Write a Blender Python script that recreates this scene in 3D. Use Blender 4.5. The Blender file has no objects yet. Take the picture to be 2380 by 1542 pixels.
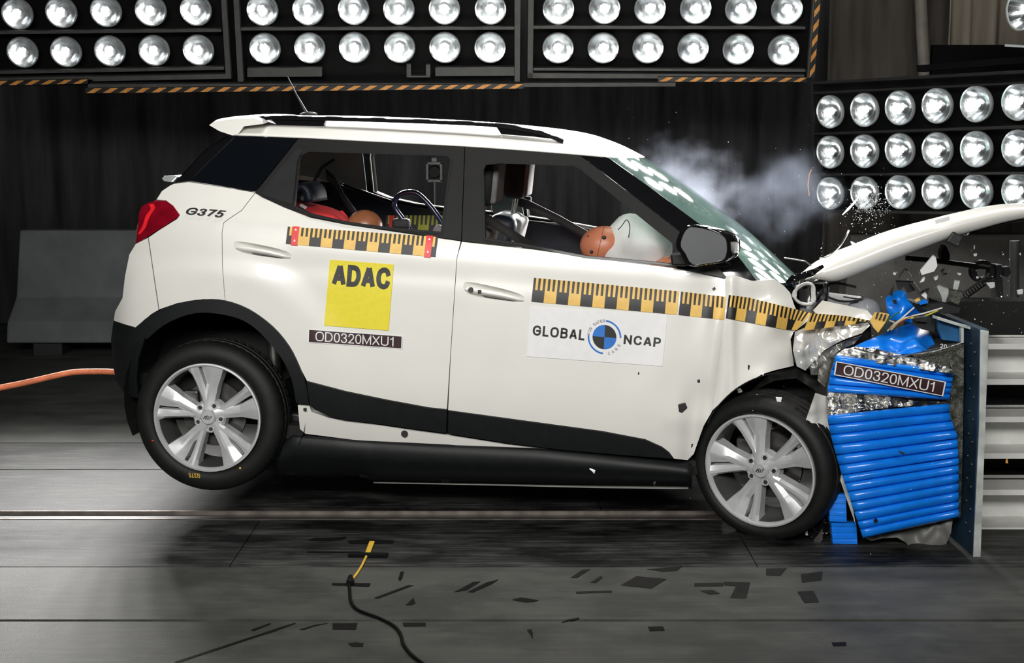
import bpy, bmesh, math, random
from mathutils import Vector, Matrix, noise
from mathutils.geometry import delaunay_2d_cdt
rnd = random.Random(7)
sc = bpy.context.scene
COL = sc.collection
PI = math.pi
# ---------------------------------------------------------------- camera
F = 3200.0; PIT = math.radians(8.0); CAMZ = 1.66
cam_d = bpy.data.cameras.new('camera'); cam = bpy.data.objects.new('camera', cam_d)
COL.objects.link(cam); sc.camera = cam
cam.location = (0, 0, CAMZ); cam.rotation_euler = (PI/2 - PIT, 0, 0)
cam_d.sensor_width = 36.0; cam_d.sensor_fit = 'HORIZONTAL'; cam_d.lens = 36.0*F/2380.0
cam_d.clip_end = 200
# ---------------------------------------------------------------- exposure, world, lights
sc.view_settings.view_transform = 'Standard'; sc.view_settings.look = 'None'
sc.view_settings.exposure = 0.0; sc.view_settings.gamma = 1.0
sc.view_settings.use_curve_mapping = False
sc.cycles.use_denoising = True; sc.cycles.use_adaptive_sampling = True; sc.cycles.adaptive_threshold = 0.04
sc.cycles.max_bounces = 6; sc.cycles.transparent_max_bounces = 12
sc.cycles.volume_bounces = 0; sc.cycles.volume_step_rate = 2.0; sc.cycles.volume_max_steps = 128
world = bpy.data.worlds.new('hall'); sc.world = world; world.use_nodes = True
bg = world.node_tree.nodes['Background']
bg.inputs[0].default_value = (0.75, 0.85, 1.0, 1); bg.inputs[1].default_value = 0.004

def area_light(name, loc, target, sx, sy, power, col=(1, 0.98, 0.94), shape='RECTANGLE', spread=180):
    d = bpy.data.lights.new(name, 'AREA'); d.shape = shape; d.size = sx
    if shape in ('RECTANGLE', 'ELLIPSE'): d.size_y = sy
    d.energy = power; d.color = col; d.spread = math.radians(spread)
    o = bpy.data.objects.new(name, d); COL.objects.link(o)
    o.location = loc
    v = Vector(target) - Vector(loc)
    o.rotation_euler = v.to_track_quat('-Z', 'Y').to_euler()
    return o
# lamp bank on the camera side of the track, high up, aimed at the flank of the car
area_light('lamp_bank_camera_side', (-0.9, -0.5, 3.3), (-0.1, 6.0, 1.2), 4.4, 1.0, 102, col=(1, 0.985, 0.945), spread=80)
# single ceiling lamps over the car, the ones mirrored in the windscreen and the roof
for i in range(5):
    for j in range(2):
        area_light('ceiling_lamp', (-0.7 + 0.85*i, 6.1 + 0.9*j, 4.6), (-0.7 + 0.85*i, 6.1 + 0.9*j, 0), 0.30, 0.07, 6, shape='ELLIPSE', spread=80)

# ---------------------------------------------------------------- projection helpers (points in the room from sight lines)
def ray(px, py):
    x = (px-1190.0)/F; y = (771.0-py)/F
    return (x, math.cos(PIT)+y*math.sin(PIT), -math.sin(PIT)+y*math.cos(PIT))
def atY(px, py, Y):
    d = ray(px, py); t = Y/d[1]; return Vector((d[0]*t, Y, CAMZ+d[2]*t))
def onfloor(px, py, z=0.0):
    d = ray(px, py); t = (z-CAMZ)/d[2]; return Vector((d[0]*t, d[1]*t, z))
def onplane(px, py, p0, n):
    d = Vector(ray(px, py)); c = Vector((0, 0, CAMZ)); n = Vector(n)
    return c + d*((Vector(p0)-c).dot(n)/d.dot(n))
# car frame: u forward, v across (0 = flank facing the camera, CW = far flank), w up
OX, OY, YAW = -1.325, 5.87, math.radians(7.0)
UX, UY = math.cos(YAW), -math.sin(YAW); VX, VY = math.sin(YAW), math.cos(YAW)
CW = 1.78
def L(px, py, v):
    d = ray(px, py); t = (v + OX*VX + OY*VY)/(d[0]*VX + d[1]*VY)
    X = d[0]*t-OX; Y = d[1]*t-OY
    return Vector((X*UX+Y*UY, v, CAMZ+d[2]*t))
def sst(a, b, x):
    t = min(1.0, max(0.0, (x-a)/(b-a))); return t*t*(3-2*t)
def S(u, w):
    h = w + 0.08*u - 0.22
    v = 0.0
    if h < 0.55: v += 0.07*((0.55-h)/0.35)**2
    if h > 0.9: v += 0.03*min(1.0, (h-0.9)/0.2)**2
    if h > 1.1: v += (h-1.1)*0.48
    d = 0.1-u
    if d > 0:
        d = min(d, 0.56); v += 0.20*d*d + 0.09*(d/0.56)**6
    if u > 2.0: v += 0.10*(u-2.0)**2
    r = math.hypot(u-0.0, w-0.50); v -= 0.016*(1-sst(0.58, 0.74, r))*(1-sst(1.0, 1.2, h))
    r = math.hypot(u-2.35, w-0.36); v -= 0.012*(1-sst(0.5, 0.7, r))
    # character line under the handles
    v += 0.007*math.exp(-((h-0.93-0.02*u)/0.05)**2)
    return v
def SP(px, py, off=0.0, bump=None):
    v = 0.05
    for _ in range(5):
        p = L(px, py, v); v = S(p.x, p.z) + off
        if bump: v += bump(px, py)
    return L(px, py, v)
def spl(pts, n=6, closed=False):
    out = []; m = len(pts)
    for i in range(m if closed else m-1):
        p = [Vector(pts[(i+k-1) % m] if closed else pts[max(0, min(m-1, i+k-1))]) for k in range(4)]
        for j in range(n):
            t = j/n
            out.append(tuple(0.5*((2*p[1]) + (p[2]-p[0])*t + (2*p[0]-5*p[1]+4*p[2]-p[3])*t*t + (3*p[1]-p[0]-3*p[2]+p[3])*t*t*t)))
    if not closed: out.append(tuple(pts[-1]))
    return out
def lerp(a, b, t): return a+(b-a)*t
def poly_at(pts, t):
    ls = [(Vector(pts[i+1])-Vector(pts[i])).length for i in range(len(pts)-1)]
    T = t*sum(ls)
    for i, l in enumerate(ls):
        if T <= l or i == len(ls)-1:
            return Vector(pts[i]).lerp(Vector(pts[i+1]), T/l if l else 0)
        T -= l
# ---------------------------------------------------------------- materials
MAT = {}
def M(name, col=(0.5, 0.5, 0.5), rough=0.5, metal=0.0, coat=0.0, nscale=0.0, namt=0.0, bump=0.0, bscale=60.0,
      emit=None, estr=0.0, spec=0.5, stretch=None, coatr=0.05):
    if name in MAT: return MAT[name]
    m = bpy.data.materials.new(name); m.use_nodes = True; MAT[name] = m
    nt = m.node_tree; b = nt.nodes['Principled BSDF']
    b.inputs['Base Color'].default_value = (*col, 1); b.inputs['Roughness'].default_value = rough
    b.inputs['Metallic'].default_value = metal; b.inputs['Coat Weight'].default_value = coat
    b.inputs['Coat Roughness'].default_value = coatr; b.inputs['Specular IOR Level'].default_value = spec
    tc = nt.nodes.new('ShaderNodeTexCoord'); mp = nt.nodes.new('ShaderNodeMapping')
    nt.links.new(tc.outputs['Object'], mp.inputs[0])
    if stretch: mp.inputs['Scale'].default_value = stretch
    if namt > 0:
        n = nt.nodes.new('ShaderNodeTexNoise'); n.inputs['Scale'].default_value = nscale; n.inputs['Detail'].default_value = 5
        nt.links.new(mp.outputs[0], n.inputs['Vector'])
        r = nt.nodes.new('ShaderNodeValToRGB'); e = r.color_ramp.elements
        e[0].position = 0.3; e[1].position = 0.72
        e[0].color = (*[c*(1-namt) for c in col], 1); e[1].color = (*[min(1, c*(1+namt)) for c in col], 1)
        nt.links.new(n.outputs[0], r.inputs[0]); nt.links.new(r.outputs[0], b.inputs['Base Color'])
    if bump > 0:
        n2 = nt.nodes.new('ShaderNodeTexNoise'); n2.inputs['Scale'].default_value = bscale; n2.inputs['Detail'].default_value = 4
        nt.links.new(mp.outputs[0], n2.inputs['Vector'])
        bp = nt.nodes.new('ShaderNodeBump'); bp.inputs['Strength'].default_value = bump; bp.inputs['Distance'].default_value = 0.01
        nt.links.new(n2.outputs[0], bp.inputs['Height']); nt.links.new(bp.outputs[0], b.inputs['Normal'])
    if emit:
        b.inputs['Emission Color'].default_value = (*emit, 1); b.inputs['Emission Strength'].default_value = estr
    return m
def glass(name, tint, gloss=0.1, haze=0.0, hcol=(0.6, 0.8, 0.75)):
    m = bpy.data.materials.new(name); m.use_nodes = True; nt = m.node_tree; N = nt.nodes
    N.remove(N['Principled BSDF']); out = N['Material Output']
    tr = N.new('ShaderNodeBsdfTransparent'); tr.inputs[0].default_value = (*tint, 1)
    df = N.new('ShaderNodeBsdfDiffuse'); df.inputs[0].default_value = (*hcol, 1)
    nz = N.new('ShaderNodeTexNoise'); nz.inputs['Scale'].default_value = 7; nz.inputs['Detail'].default_value = 6
    mr = N.new('ShaderNodeMapRange'); mr.inputs[3].default_value = haze*0.6; mr.inputs[4].default_value = haze*1.4
    nt.links.new(nz.outputs[0], mr.inputs[0])
    m1 = N.new('ShaderNodeMixShader'); nt.links.new(mr.outputs[0], m1.inputs[0])
    nt.links.new(tr.outputs[0], m1.inputs[1]); nt.links.new(df.outputs[0], m1.inputs[2])
    gl = N.new('ShaderNodeBsdfGlossy'); gl.inputs['Roughness'].default_value = 0.04
    fr = N.new('ShaderNodeFresnel'); fr.inputs[0].default_value = 1.5
    m2 = N.new('ShaderNodeMixShader')
    nt.links.new(fr.outputs[0], m2.inputs[0])
    nt.links.new(m1.outputs[0], m2.inputs[1]); nt.links.new(gl.outputs[0], m2.inputs[2])
    nt.links.new(m2.outputs[0], out.inputs['Surface'])
    MAT[name] = m
    return m
def floor_mat(name, dark, light, rough, st, scuff, spec=0.3):
    m = M(name, dark, rough, bump=0.30, bscale=320, spec=spec); nt = m.node_tree; N = nt.nodes; b = N['Principled BSDF']
    tc = N.new('ShaderNodeTexCoord'); mp = N.new('ShaderNodeMapping'); mp.inputs['Scale'].default_value = st; nt.links.new(tc.outputs['Object'], mp.inputs[0])
    n1 = N.new('ShaderNodeTexNoise'); n1.inputs['Scale'].default_value = 2.3; n1.inputs['Detail'].default_value = 9; n1.inputs['Roughness'].default_value = 0.68
    nt.links.new(mp.outputs[0], n1.inputs['Vector'])
    r = N.new('ShaderNodeValToRGB'); e = r.color_ramp.elements; e[0].position = 0.41; e[1].position = 0.60; e[0].color = (*dark, 1); e[1].color = (*light, 1)
    nt.links.new(n1.outputs[0], r.inputs[0])
    m2 = N.new('ShaderNodeMapping'); m2.inputs['Scale'].default_value = (1.5, 18, 1); m2.inputs['Rotation'].default_value = (0, 0, 0.04); nt.links.new(tc.outputs['Object'], m2.inputs[0])
    n2 = N.new('ShaderNodeTexNoise'); n2.inputs['Scale'].default_value = 2.4; n2.inputs['Detail'].default_value = 5; nt.links.new(m2.outputs[0], n2.inputs['Vector'])
    r2 = N.new('ShaderNodeValToRGB'); f = r2.color_ramp.elements; f[0].position = 0.45; f[1].position = 0.62; f[0].color = (1-scuff, 1-scuff, 1-scuff, 1); f[1].color = (1, 1, 1, 1); nt.links.new(n2.outputs[0], r2.inputs[0])
    mx = N.new('ShaderNodeMix'); mx.data_type = 'RGBA'; mx.blend_type = 'MULTIPLY'; mx.inputs[0].default_value = 1
    nt.links.new(r.outputs[0], mx.inputs[6]); nt.links.new(r2.outputs[0], mx.inputs[7]); nt.links.new(mx.outputs[2], b.inputs['Base Color'])
    mr = N.new('ShaderNodeMapRange'); mr.inputs[3].default_value = rough-0.1; mr.inputs[4].default_value = rough+0.12; nt.links.new(n1.outputs[0], mr.inputs[0]); nt.links.new(mr.outputs[0], b.inputs['Roughness'])
    return m
# ---------------------------------------------------------------- object helpers
def link(name, me, mats, parent=None):
    o = bpy.data.objects.new(name, me); COL.objects.link(o)
    if parent is not None: o.parent = parent
    for m in (mats if isinstance(mats, (list, tuple)) else [mats]):
        if me.materials.find(m.name) < 0 or isinstance(mats, (list, tuple)): me.materials.append(m)
    return o
def empty(name, loc=(0, 0, 0), rz=0.0, parent=None):
    o = bpy.data.objects.new(name, None); COL.objects.link(o); o.location = loc; o.rotation_euler = (0, 0, rz)
    o.empty_display_size = 0.1
    if parent is not None: o.parent = parent
    return o
def tag(o, label=None, cat=None, group=None, kind=None):
    if label: o['label'] = label
    if cat: o['category'] = cat
    if group: o['group'] = group
    if kind: o['kind'] = kind
    return o
class MB:
    def __init__(s): s.v = []; s.f = []; s.m = []
    def add(s, vs, fs, mi=0):
        b = len(s.v); s.v += [tuple(p) for p in vs]
        s.f += [tuple(b+i for i in f) for f in fs]; s.m += [mi]*len(fs); return s
    def box(s, c, d, rot=None, mi=0):
        vs = []
        for i in range(8):
            p = Vector(((i & 1)-.5, ((i >> 1) & 1)-.5, ((i >> 2) & 1)-.5)); p = Vector((p.x*d[0], p.y*d[1], p.z*d[2]))
            if rot is not None: p = rot @ p
            vs.append(Vector(c)+p)
        return s.add(vs, [(0, 2, 3, 1), (4, 5, 7, 6), (0, 1, 5, 4), (2, 6, 7, 3), (0, 4, 6, 2), (1, 3, 7, 5)], mi)
    def bar(s, a, b, wx, wz, mi=0, up=(0, 0, 1)):
        a = Vector(a); b = Vector(b); x = (b-a); l = x.length; x = x/l; z = Vector(up); y = z.cross(x)
        if y.length < 1e-5: y = Vector((0, 1, 0))
        y.normalize(); z = x.cross(y)
        return s.box((a+b)/2, (l, wx, wz), Matrix((x, y, z)).transposed(), mi)
    def tube(s, pts, r, n=8, mi=0, cap=True, flat=None):
        pts = [Vector(p) for p in pts]; rs = r if isinstance(r, (list, tuple)) else [r]*len(pts)
        vs = []; fs = []; up = Vector((0.13, 0.2, 1)).normalized()
        for i, p in enumerate(pts):
            t = (pts[min(i+1, len(pts)-1)]-pts[max(i-1, 0)]).normalized()
            a = t.cross(up)
            if a.length < 1e-4: a = t.cross(Vector((1, 0, 0)))
            a.normalize(); b = t.cross(a).normalized()
            for k in range(n):
                g = 2*PI*k/n; vs.append(p + a*math.cos(g)*rs[i] + b*math.sin(g)*rs[i]*(flat or 1))
        for i in range(len(pts)-1):
            for k in range(n):
                fs.append((i*n+k, i*n+(k+1) % n, (i+1)*n+(k+1) % n, (i+1)*n+k))
        if cap: fs.append(tuple(range(n))[::-1]); fs.append(tuple((len(pts)-1)*n+k for k in range(n)))
        return s.add(vs, fs, mi)
    def lathe(s, prof, n=48, o=(0, 0, 0), mi=0, close=False):
        # prof: (radius, along y); axis = y
        vs = []; fs = []; m = len(prof)
        for k in range(n):
            a = 2*PI*k/n
            for r, y in prof: vs.append((o[0]+r*math.cos(a), o[1]+y, o[2]+r*math.sin(a)))
        for k in range(n):
            k2 = (k+1) % n
            for j in range(m if close else m-1):
                j2 = (j+1) % m
                fs.append((k*m+j, k*m+j2, k2*m+j2, k2*m+j))
        return s.add(vs, fs, mi)
    def grid(s, rows, mi=0, closed=False):
        n = len(rows[0]); vs = [p for r in rows for p in r]; fs = []
        for i in range(len(rows)-1):
            for j in range(n if closed else n-1):
                j2 = (j+1) % n
                fs.append((i*n+j, i*n+j2, (i+1)*n+j2, (i+1)*n+j))
        return s.add(vs, fs, mi)
    def prism(s, poly, d, mi=0):
        # poly: 3D ring, extruded by vector d
        n = len(poly); d = Vector(d); p = [Vector(q) for q in poly]
        return s.add(p+[q+d for q in p], [tuple(range(n))[::-1], tuple(range(n, 2*n))]+[(i, (i+1) % n, n+(i+1) % n, n+i) for i in range(n)], mi)
    def sphere(s, c, r, n=12, m=8, mi=0):
        r = r if isinstance(r, (list, tuple)) else (r, r, r)
        rows = []
        for j in range(m+1):
            b = PI*j/m
            rows.append([(c[0]+r[0]*math.sin(b)*math.cos(2*PI*k/n), c[1]+r[1]*math.sin(b)*math.sin(2*PI*k/n), c[2]+r[2]*math.cos(b)) for k in range(n)])
        return s.grid(rows, mi, True)
    def build(s, name, mats, parent=None, smooth=False, bevel=0.0, weld=False, angle=40, thick=0.0, sub=0):
        me = bpy.data.meshes.new(name); me.from_pydata(s.v, [], s.f); me.update()
        if any(s.m): me.polygons.foreach_set('material_index', s.m)
        if weld or smooth:
            bm = bmesh.new(); bm.from_mesh(me)
            if weld: bmesh.ops.remove_doubles(bm, verts=bm.verts, dist=1e-4)
            bmesh.ops.recalc_face_normals(bm, faces=bm.faces); bm.to_mesh(me); bm.free()
        o = link(name, me, mats, parent)
        if smooth:
            me.polygons.foreach_set('use_smooth', [True]*len(me.polygons))
            try: me.set_sharp_from_angle(angle=math.radians(angle))
            except Exception: pass
        if thick:
            md = o.modifiers.new('solid', 'SOLIDIFY'); md.thickness = thick; md.offset = 0
        if bevel:
            md = o.modifiers.new('bevel', 'BEVEL'); md.width = bevel; md.segments = 2; md.limit_method = 'ANGLE'
        if sub:
            md = o.modifiers.new('sub', 'SUBSURF'); md.levels = sub; md.render_levels = sub
        return o
def inpoly(x, y, P):
    c = False; n = len(P); j = n-1
    for i in range(n):
        a, b = P[i], P[j]
        if (a[1] > y) != (b[1] > y) and x < (b[0]-a[0])*(y-a[1])/(b[1]-a[1])+a[0]: c = not c
        j = i
    return c
def resample(P, step):
    out = []
    for i in range(len(P)):
        a = Vector(P[i][:2]); b = Vector(P[(i+1) % len(P)][:2]); n = max(1, int((b-a).length/step))
        for k in range(n): out.append(a.lerp(b, k/n))
    return out
def inset(P, d):
    n = len(P); A = sum(P[i][0]*P[(i+1) % n][1]-P[(i+1) % n][0]*P[i][1] for i in range(n)); s = 1 if A > 0 else -1
    out = []
    for i in range(n):
        a, b, c = Vector(P[i-1][:2]), Vector(P[i][:2]), Vector(P[(i+1) % n][:2])
        e1 = (b-a).normalized() if (b-a).length > 1e-6 else Vector((1, 0)); e2 = (c-b).normalized() if (c-b).length > 1e-6 else e1
        n1 = Vector((-e1.y, e1.x))*s; n2 = Vector((-e2.y, e2.x))*s
        m = n1+n2; m = m/max(0.4, m.length_squared)*2 if m.length > 1e-6 else n1
        out.append(b+m*d*0.5*1.0 if False else b+(n1+n2).normalized()*d)
    return out
def cdt(P, holes=(), step=14):
    P = resample(P, step); H = [resample(h, step) for h in holes]
    pts = []; ed = []
    for ring in [P]+H:
        b = len(pts); pts += ring; ed += [(b+i, b+(i+1) % len(ring)) for i in range(len(ring))]
    xs = [p[0] for p in P]; ys = [p[1] for p in P]
    g = 0; y = min(ys)+step*0.5; bound = list(pts)
    cell = {}
    for p in bound: cell.setdefault((int(p[0]//step), int(p[1]//step)), []).append(p)
    while y < max(ys):
        x = min(xs)+(step*0.5 if g % 2 else 0)
        while x < max(xs):
            if inpoly(x, y, P) and not any(inpoly(x, y, h) for h in H):
                cx, cy = int(x//step), int(y//step); ok = True
                for i in (-1, 0, 1):
                    for j in (-1, 0, 1):
                        for q in cell.get((cx+i, cy+j), ()):
                            if (q[0]-x)**2+(q[1]-y)**2 < (0.6*step)**2: ok = False
                if ok: pts.append(Vector((x, y)))
            x += step
        y += step*0.87; g += 1
    vs, es, fs, *_ = delaunay_2d_cdt([Vector(p[:2]) for p in pts], ed, [], 0, 1e-3)
    keep = []
    for f in fs:
        c = (vs[f[0]]+vs[f[1]]+vs[f[2]])/3
        e, g2 = vs[f[1]]-vs[f[0]], vs[f[2]]-vs[f[0]]
        if abs(e.x*g2.y-e.y*g2.x) < 0.03*step*step*0.5: continue
        if inpoly(c.x, c.y, P) and not any(inpoly(c.x, c.y, h) for h in H): keep.append(tuple(f))
    return [tuple(v) for v in vs], keep
def sheet(name, P, proj, mats, parent, holes=(), step=14, thick=0.01, d=(0, 1, 0), gap=0.0, smooth=True, mirror=False):
    """a sheet-metal piece: outline P, surface proj(x,y), thickness along d"""
    if gap: P = inset(P, gap); holes = [inset(h, -gap) for h in holes]
    vs, fs = cdt(P, holes, step)
    p3 = [proj(*v) for v in vs]; n = len(p3); d = Vector(d)
    # orient the faces towards -d
    a, b, c = (p3[i] for i in fs[0])
    flip = (b-a).cross(c-a).dot(d) > 0
    F1 = [f[::-1] if flip else f for f in fs]
    cnt = {}
    for f in F1:
        for i in range(3): cnt[(f[i], f[(i+1) % 3])] = 1
    bd = [e for e in cnt if (e[1], e[0]) not in cnt]
    q = [p+d*thick for p in p3]
    V = list(p3); FF = list(F1)
    if thick:
        V += q; FF += [tuple(n+i for i in f[::-1]) for f in F1]
        base = len(V)
        for k, (i, j) in enumerate(bd):
            V += [p3[i], p3[j], q[j], q[i]]; FF.append((base+4*k+1, base+4*k, base+4*k+3, base+4*k+2))
    def mk(V, FF, nm, par):
        me = bpy.data.meshes.new(nm); me.from_pydata([tuple(p) for p in V], [], FF); me.update()
        if smooth: me.polygons.foreach_set('use_smooth', [True]*len(me.polygons))
        return link(nm, me, mats, par)
    o = mk(V, FF, name, parent)
    if mirror:
        par = parent if mirror is True else mirror
        o2 = mk([Vector((p.x, CW-p.y, p.z)) for p in V], [f[::-1] for f in FF], name, par)
        return o, o2
    return o
def qmap(q, s, t):
    a = Vector(q[0]).lerp(Vector(q[1]), s); b = Vector(q[3]).lerp(Vector(q[2]), s); return a.lerp(b, t)
def _c(*p): return spl([tuple(q) for q in p], 6)
_el = [(0.5+0.5*math.copysign(abs(math.cos(a))**0.82, math.cos(a)), 0.5+0.5*math.copysign(abs(math.sin(a))**0.82, math.sin(a))) for a in [2*PI*i/32 for i in range(33)]]
_C = _c((1, .70), (.86, .92), (.52, 1), (.14, .86), (0, .5), (.14, .14), (.52, 0), (.86, .08), (1, .30))
GLYPH = {  # width, strokes (x, y up)
 'O': (.80, [_el]), '0': (.56, [_el]), 'D': (.72, [[(0, 0), (0, 1), (.42, 1)]+_c((.42, 1), (.80, .90), (1, .5), (.80, .10), (.42, 0))+[(0, 0), (0, .3)]]),
 '3': (.56, [_c((0.02, .76), (.14, .95), (.48, 1), (.82, .93), (.92, .76), (.80, .59), (.46, .53)), _c((.46, .53), (.86, .45), (1, .27), (.85, .06), (.48, 0), (.13, .06), (0, .25))]),
 '2': (.56, [_c((.03, .70), (.12, .92), (.50, 1), (.88, .92), (.97, .72), (.84, .50), (.40, .22), (.03, 0))+[(1, 0)]]),
 'M': (.82, [[(0, 0), (0, 1)], [(0, 1), (.5, .02), (1, 1)], [(1, 1), (1, 0)]]), 'X': (.70, [[(0, 0), (1, 1)], [(0, 1), (1, 0)]]),
 'U': (.72, [[(0, 1)]+_c((0, .36), (.10, .09), (.5, 0), (.90, .09), (1, .36))+[(1, 1)]]), '1': (.40, [[(.85, 0), (.85, 1)], _c((.0, .76), (.55, .82), (.85, 1))]),
 'A': (.72, [[(0, 0), (.45, 1)], [(.55, 1), (1, 0)], [(.18, .30), (.82, .30)]]), 'C': (.74, [_C]), 'G': (.78, [_C+[(1, .47), (.55, .47)]]), 'L': (.55, [[(0, 1), (0, 0), (1, 0)]]),
 'B': (.68, [[(0, 0), (0, 1), (.52, 1)]+_c((.52, 1), (.85, .94), (.93, .77), (.83, .58), (.52, .53))+[(0, .53)], [(0, .53), (.56, .53)]+_c((.56, .53), (.9, .46), (1, .27), (.88, .06), (.56, 0))+[(0, 0)]]),
 'N': (.72, [[(0, 0), (0, 1)], [(0, 1), (1, 0)], [(1, 0), (1, 1)]]), 'P': (.66, [[(0, 0), (0, 1), (.55, 1)]+_c((.55, 1), (.9, .92), (1, .72), (.9, .51), (.55, .44))+[(0, .44)]]),
 'R': (.68, [[(0, 0), (0, 1), (.55, 1)]+_c((.55, 1), (.88, .93), (.97, .73), (.88, .54), (.55, .47))+[(0, .47)], [(.55, .47), (1, 0)]]), 'F': (.60, [[(0, 0), (0, 1), (1, 1)], [(0, .5), (.85, .5)]]),
 'S': (.66, [_c((.95, .74), (.82, .94), (.5, 1), (.14, .92), (.05, .74), (.2, .58), (.55, .50), (.88, .41), (1, .25), (.86, .06), (.5, 0), (.14, .06), (0, .27))]), 'E': (.62, [[(1, 1), (0, 1), (0, 0), (1, 0)], [(0, .52), (.9, .52)]]),
 '7': (.56, [[(0, 1), (1, 1)]+_c((1, 1), (.62, .52), (.36, 0))]), '5': (.56, [[(.93, 1), (.17, 1)]+_c((.17, 1), (.06, .50)), _c((.06, .50), (.45, .65), (.86, .54), (1, .32), (.86, .07), (.46, 0), (.12, .06), (0, .24))]), ' ': (.35, [])}
def text_mesh(body, th=0.14, shear=0.0, gap=0.16):
    V = []; Fc = []; x = 0.0
    for ch in body:
        w, strokes = GLYPH[ch]
        for st in strokes:
            P = [Vector((x+th/2+(w-th)*a, th/2+(1-th)*b)) for a, b in [q[:2] for q in st]]
            P = [p for i, p in enumerate(P) if i == 0 or (p-P[i-1]).length > 1e-4]
            n = len(P); base = len(V); closed = (P[0]-P[-1]).length < 1e-3
            for i in range(n):
                a = P[i-1] if i > 0 else (P[-2] if closed else P[0]); c = P[i+1] if i < n-1 else (P[1] if closed else P[-1])
                e1 = (P[i]-a).normalized() if (P[i]-a).length > 1e-6 else (c-P[i]).normalized(); e2 = (c-P[i]).normalized() if (c-P[i]).length > 1e-6 else e1
                nn = Vector((-e1.y, e1.x))+Vector((-e2.y, e2.x)); l = nn.length; nn = nn/l if l > 1e-6 else Vector((-e1.y, e1.x))
                k = min(2.2, 1/max(0.3, l/2)); p = P[i].copy()
                if not closed and i == 0: p -= e2*th*0.5*(1 if abs(e2.x) < 0.05 or abs(e2.y) < 0.05 else 0.35)
                if not closed and i == n-1: p += e1*th*0.5*(1 if abs(e1.x) < 0.05 or abs(e1.y) < 0.05 else 0.35)
                V += [p+nn*th/2*k, p-nn*th/2*k]
            Fc += [(base+2*i, base+2*i+1, base+2*i+3, base+2*i+2) for i in range(n-1)]
        x += w+gap
    x -= gap
    V = [(min(x, max(0, p[0])) , min(1.0, max(0.0, p[1]))) for p in V]
    V = [(a+shear*b, b) for a, b in V]; x += shear
    return [(a/x, 1-b) for a, b in V], Fc
def lettering(name, body, q, proj, mat, parent, th=0.14, shear=0.0, gap=0.16):
    st, fs = text_mesh(body, th, shear, gap); b = MB()
    b.add([proj(*qmap(q, s, t)) for s, t in st], fs)
    return b.build(name, mat, parent)
def stripmap(q, rects, proj, name, mats, parent):
    """printed strip: rects = (s0,s1,t0,t1,mat index)"""
    b = MB(); ws = (Vector(q[1])-Vector(q[0])).length; hs = (Vector(q[3])-Vector(q[0])).length
    for s0, s1, t0, t1, mi in rects:
        k = max(1, round((s1-s0)*ws/10)); kt = max(1, round((t1-t0)*hs/10))
        b.grid([[proj(*qmap(q, lerp(s0, s1, i/k), lerp(t0, t1, j/kt))) for i in range(k+1)] for j in range(kt+1)], mi)
    o = b.build(name, mats, parent); o.data.polygons.foreach_set('use_smooth', [True]*len(o.data.polygons)); return o
# ================================================================ materials
m_floorA = floor_mat('floor_concrete', (0.040, 0.041, 0.038), (0.078, 0.079, 0.073), 0.55, (1, 1.6, 1), 0.15)
m_floorB = floor_mat('floor_worn_steel', (0.010, 0.011, 0.011), (0.075, 0.076, 0.074), 0.5, (1, 2.2, 1), 0.6, spec=0.2)
m_gap = M('joint_black', (0.006, 0.006, 0.006), 0.9, namt=0.2, nscale=20)
m_steel = M('rail_steel', (0.22, 0.19, 0.17), 0.4, metal=0.8, namt=0.4, nscale=12)
m_curtain = M('black_curtain', (0.05, 0.05, 0.053), 0.95, namt=0.35, nscale=3, stretch=(4, 4, 0.4), spec=0.1)
m_curtain2 = M('brown_grey_curtain', (0.11, 0.10, 0.09), 0.95, namt=0.3, nscale=3, stretch=(4, 4, 0.4), spec=0.1)
m_beige = M('beige_curtain', (0.45, 0.40, 0.33), 0.9, namt=0.2, nscale=3, stretch=(4, 4, 0.4), spec=0.1)
m_rack = M('rack_grey_paint', (0.05, 0.051, 0.05), 0.6, namt=0.2, nscale=14)
m_rackb = M('rack_black_panel', (0.002, 0.0022, 0.0025), 0.7, namt=0.3, nscale=9, spec=0.15)
m_chrome = M('lamp_reflector', (0.66, 0.69, 0.71), 0.20, metal=1, bump=0.35, bscale=12, namt=0.35, nscale=18)
m_ring = M('lamp_ring_glass', (0.75, 0.8, 0.8), 0.12, metal=0.6, namt=0.1, nscale=20)
m_bulb = M('lamp_filament', (1, 1, 1), 0.4, emit=(1.0, 0.98, 0.95), estr=22, namt=0.05, nscale=5)
m_black = M('black_plastic', (0.012, 0.013, 0.014), 0.5, namt=0.25, nscale=25)
m_orange = M('hazard_orange', (0.62, 0.27, 0.06), 0.55, namt=0.25, nscale=30)
m_tape = M('black_cloth_tape', (0.004, 0.004, 0.0045), 0.6, spec=0.1, namt=0.3, nscale=30)
m_tape2 = M('worn_grey_tape', (0.015, 0.015, 0.0145), 0.6, spec=0.1, namt=0.3, nscale=30)
m_yellow = M('sensor_yellow', (0.75, 0.48, 0.05), 0.45, namt=0.15, nscale=30)
m_conc = M('painted_concrete', (0.11, 0.125, 0.125), 0.8, namt=0.18, nscale=5, bump=0.1, bscale=80)
m_concd = M('dirty_concrete', (0.11, 0.105, 0.10), 0.85, namt=0.3, nscale=5, bump=0.1, bscale=80)

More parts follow.
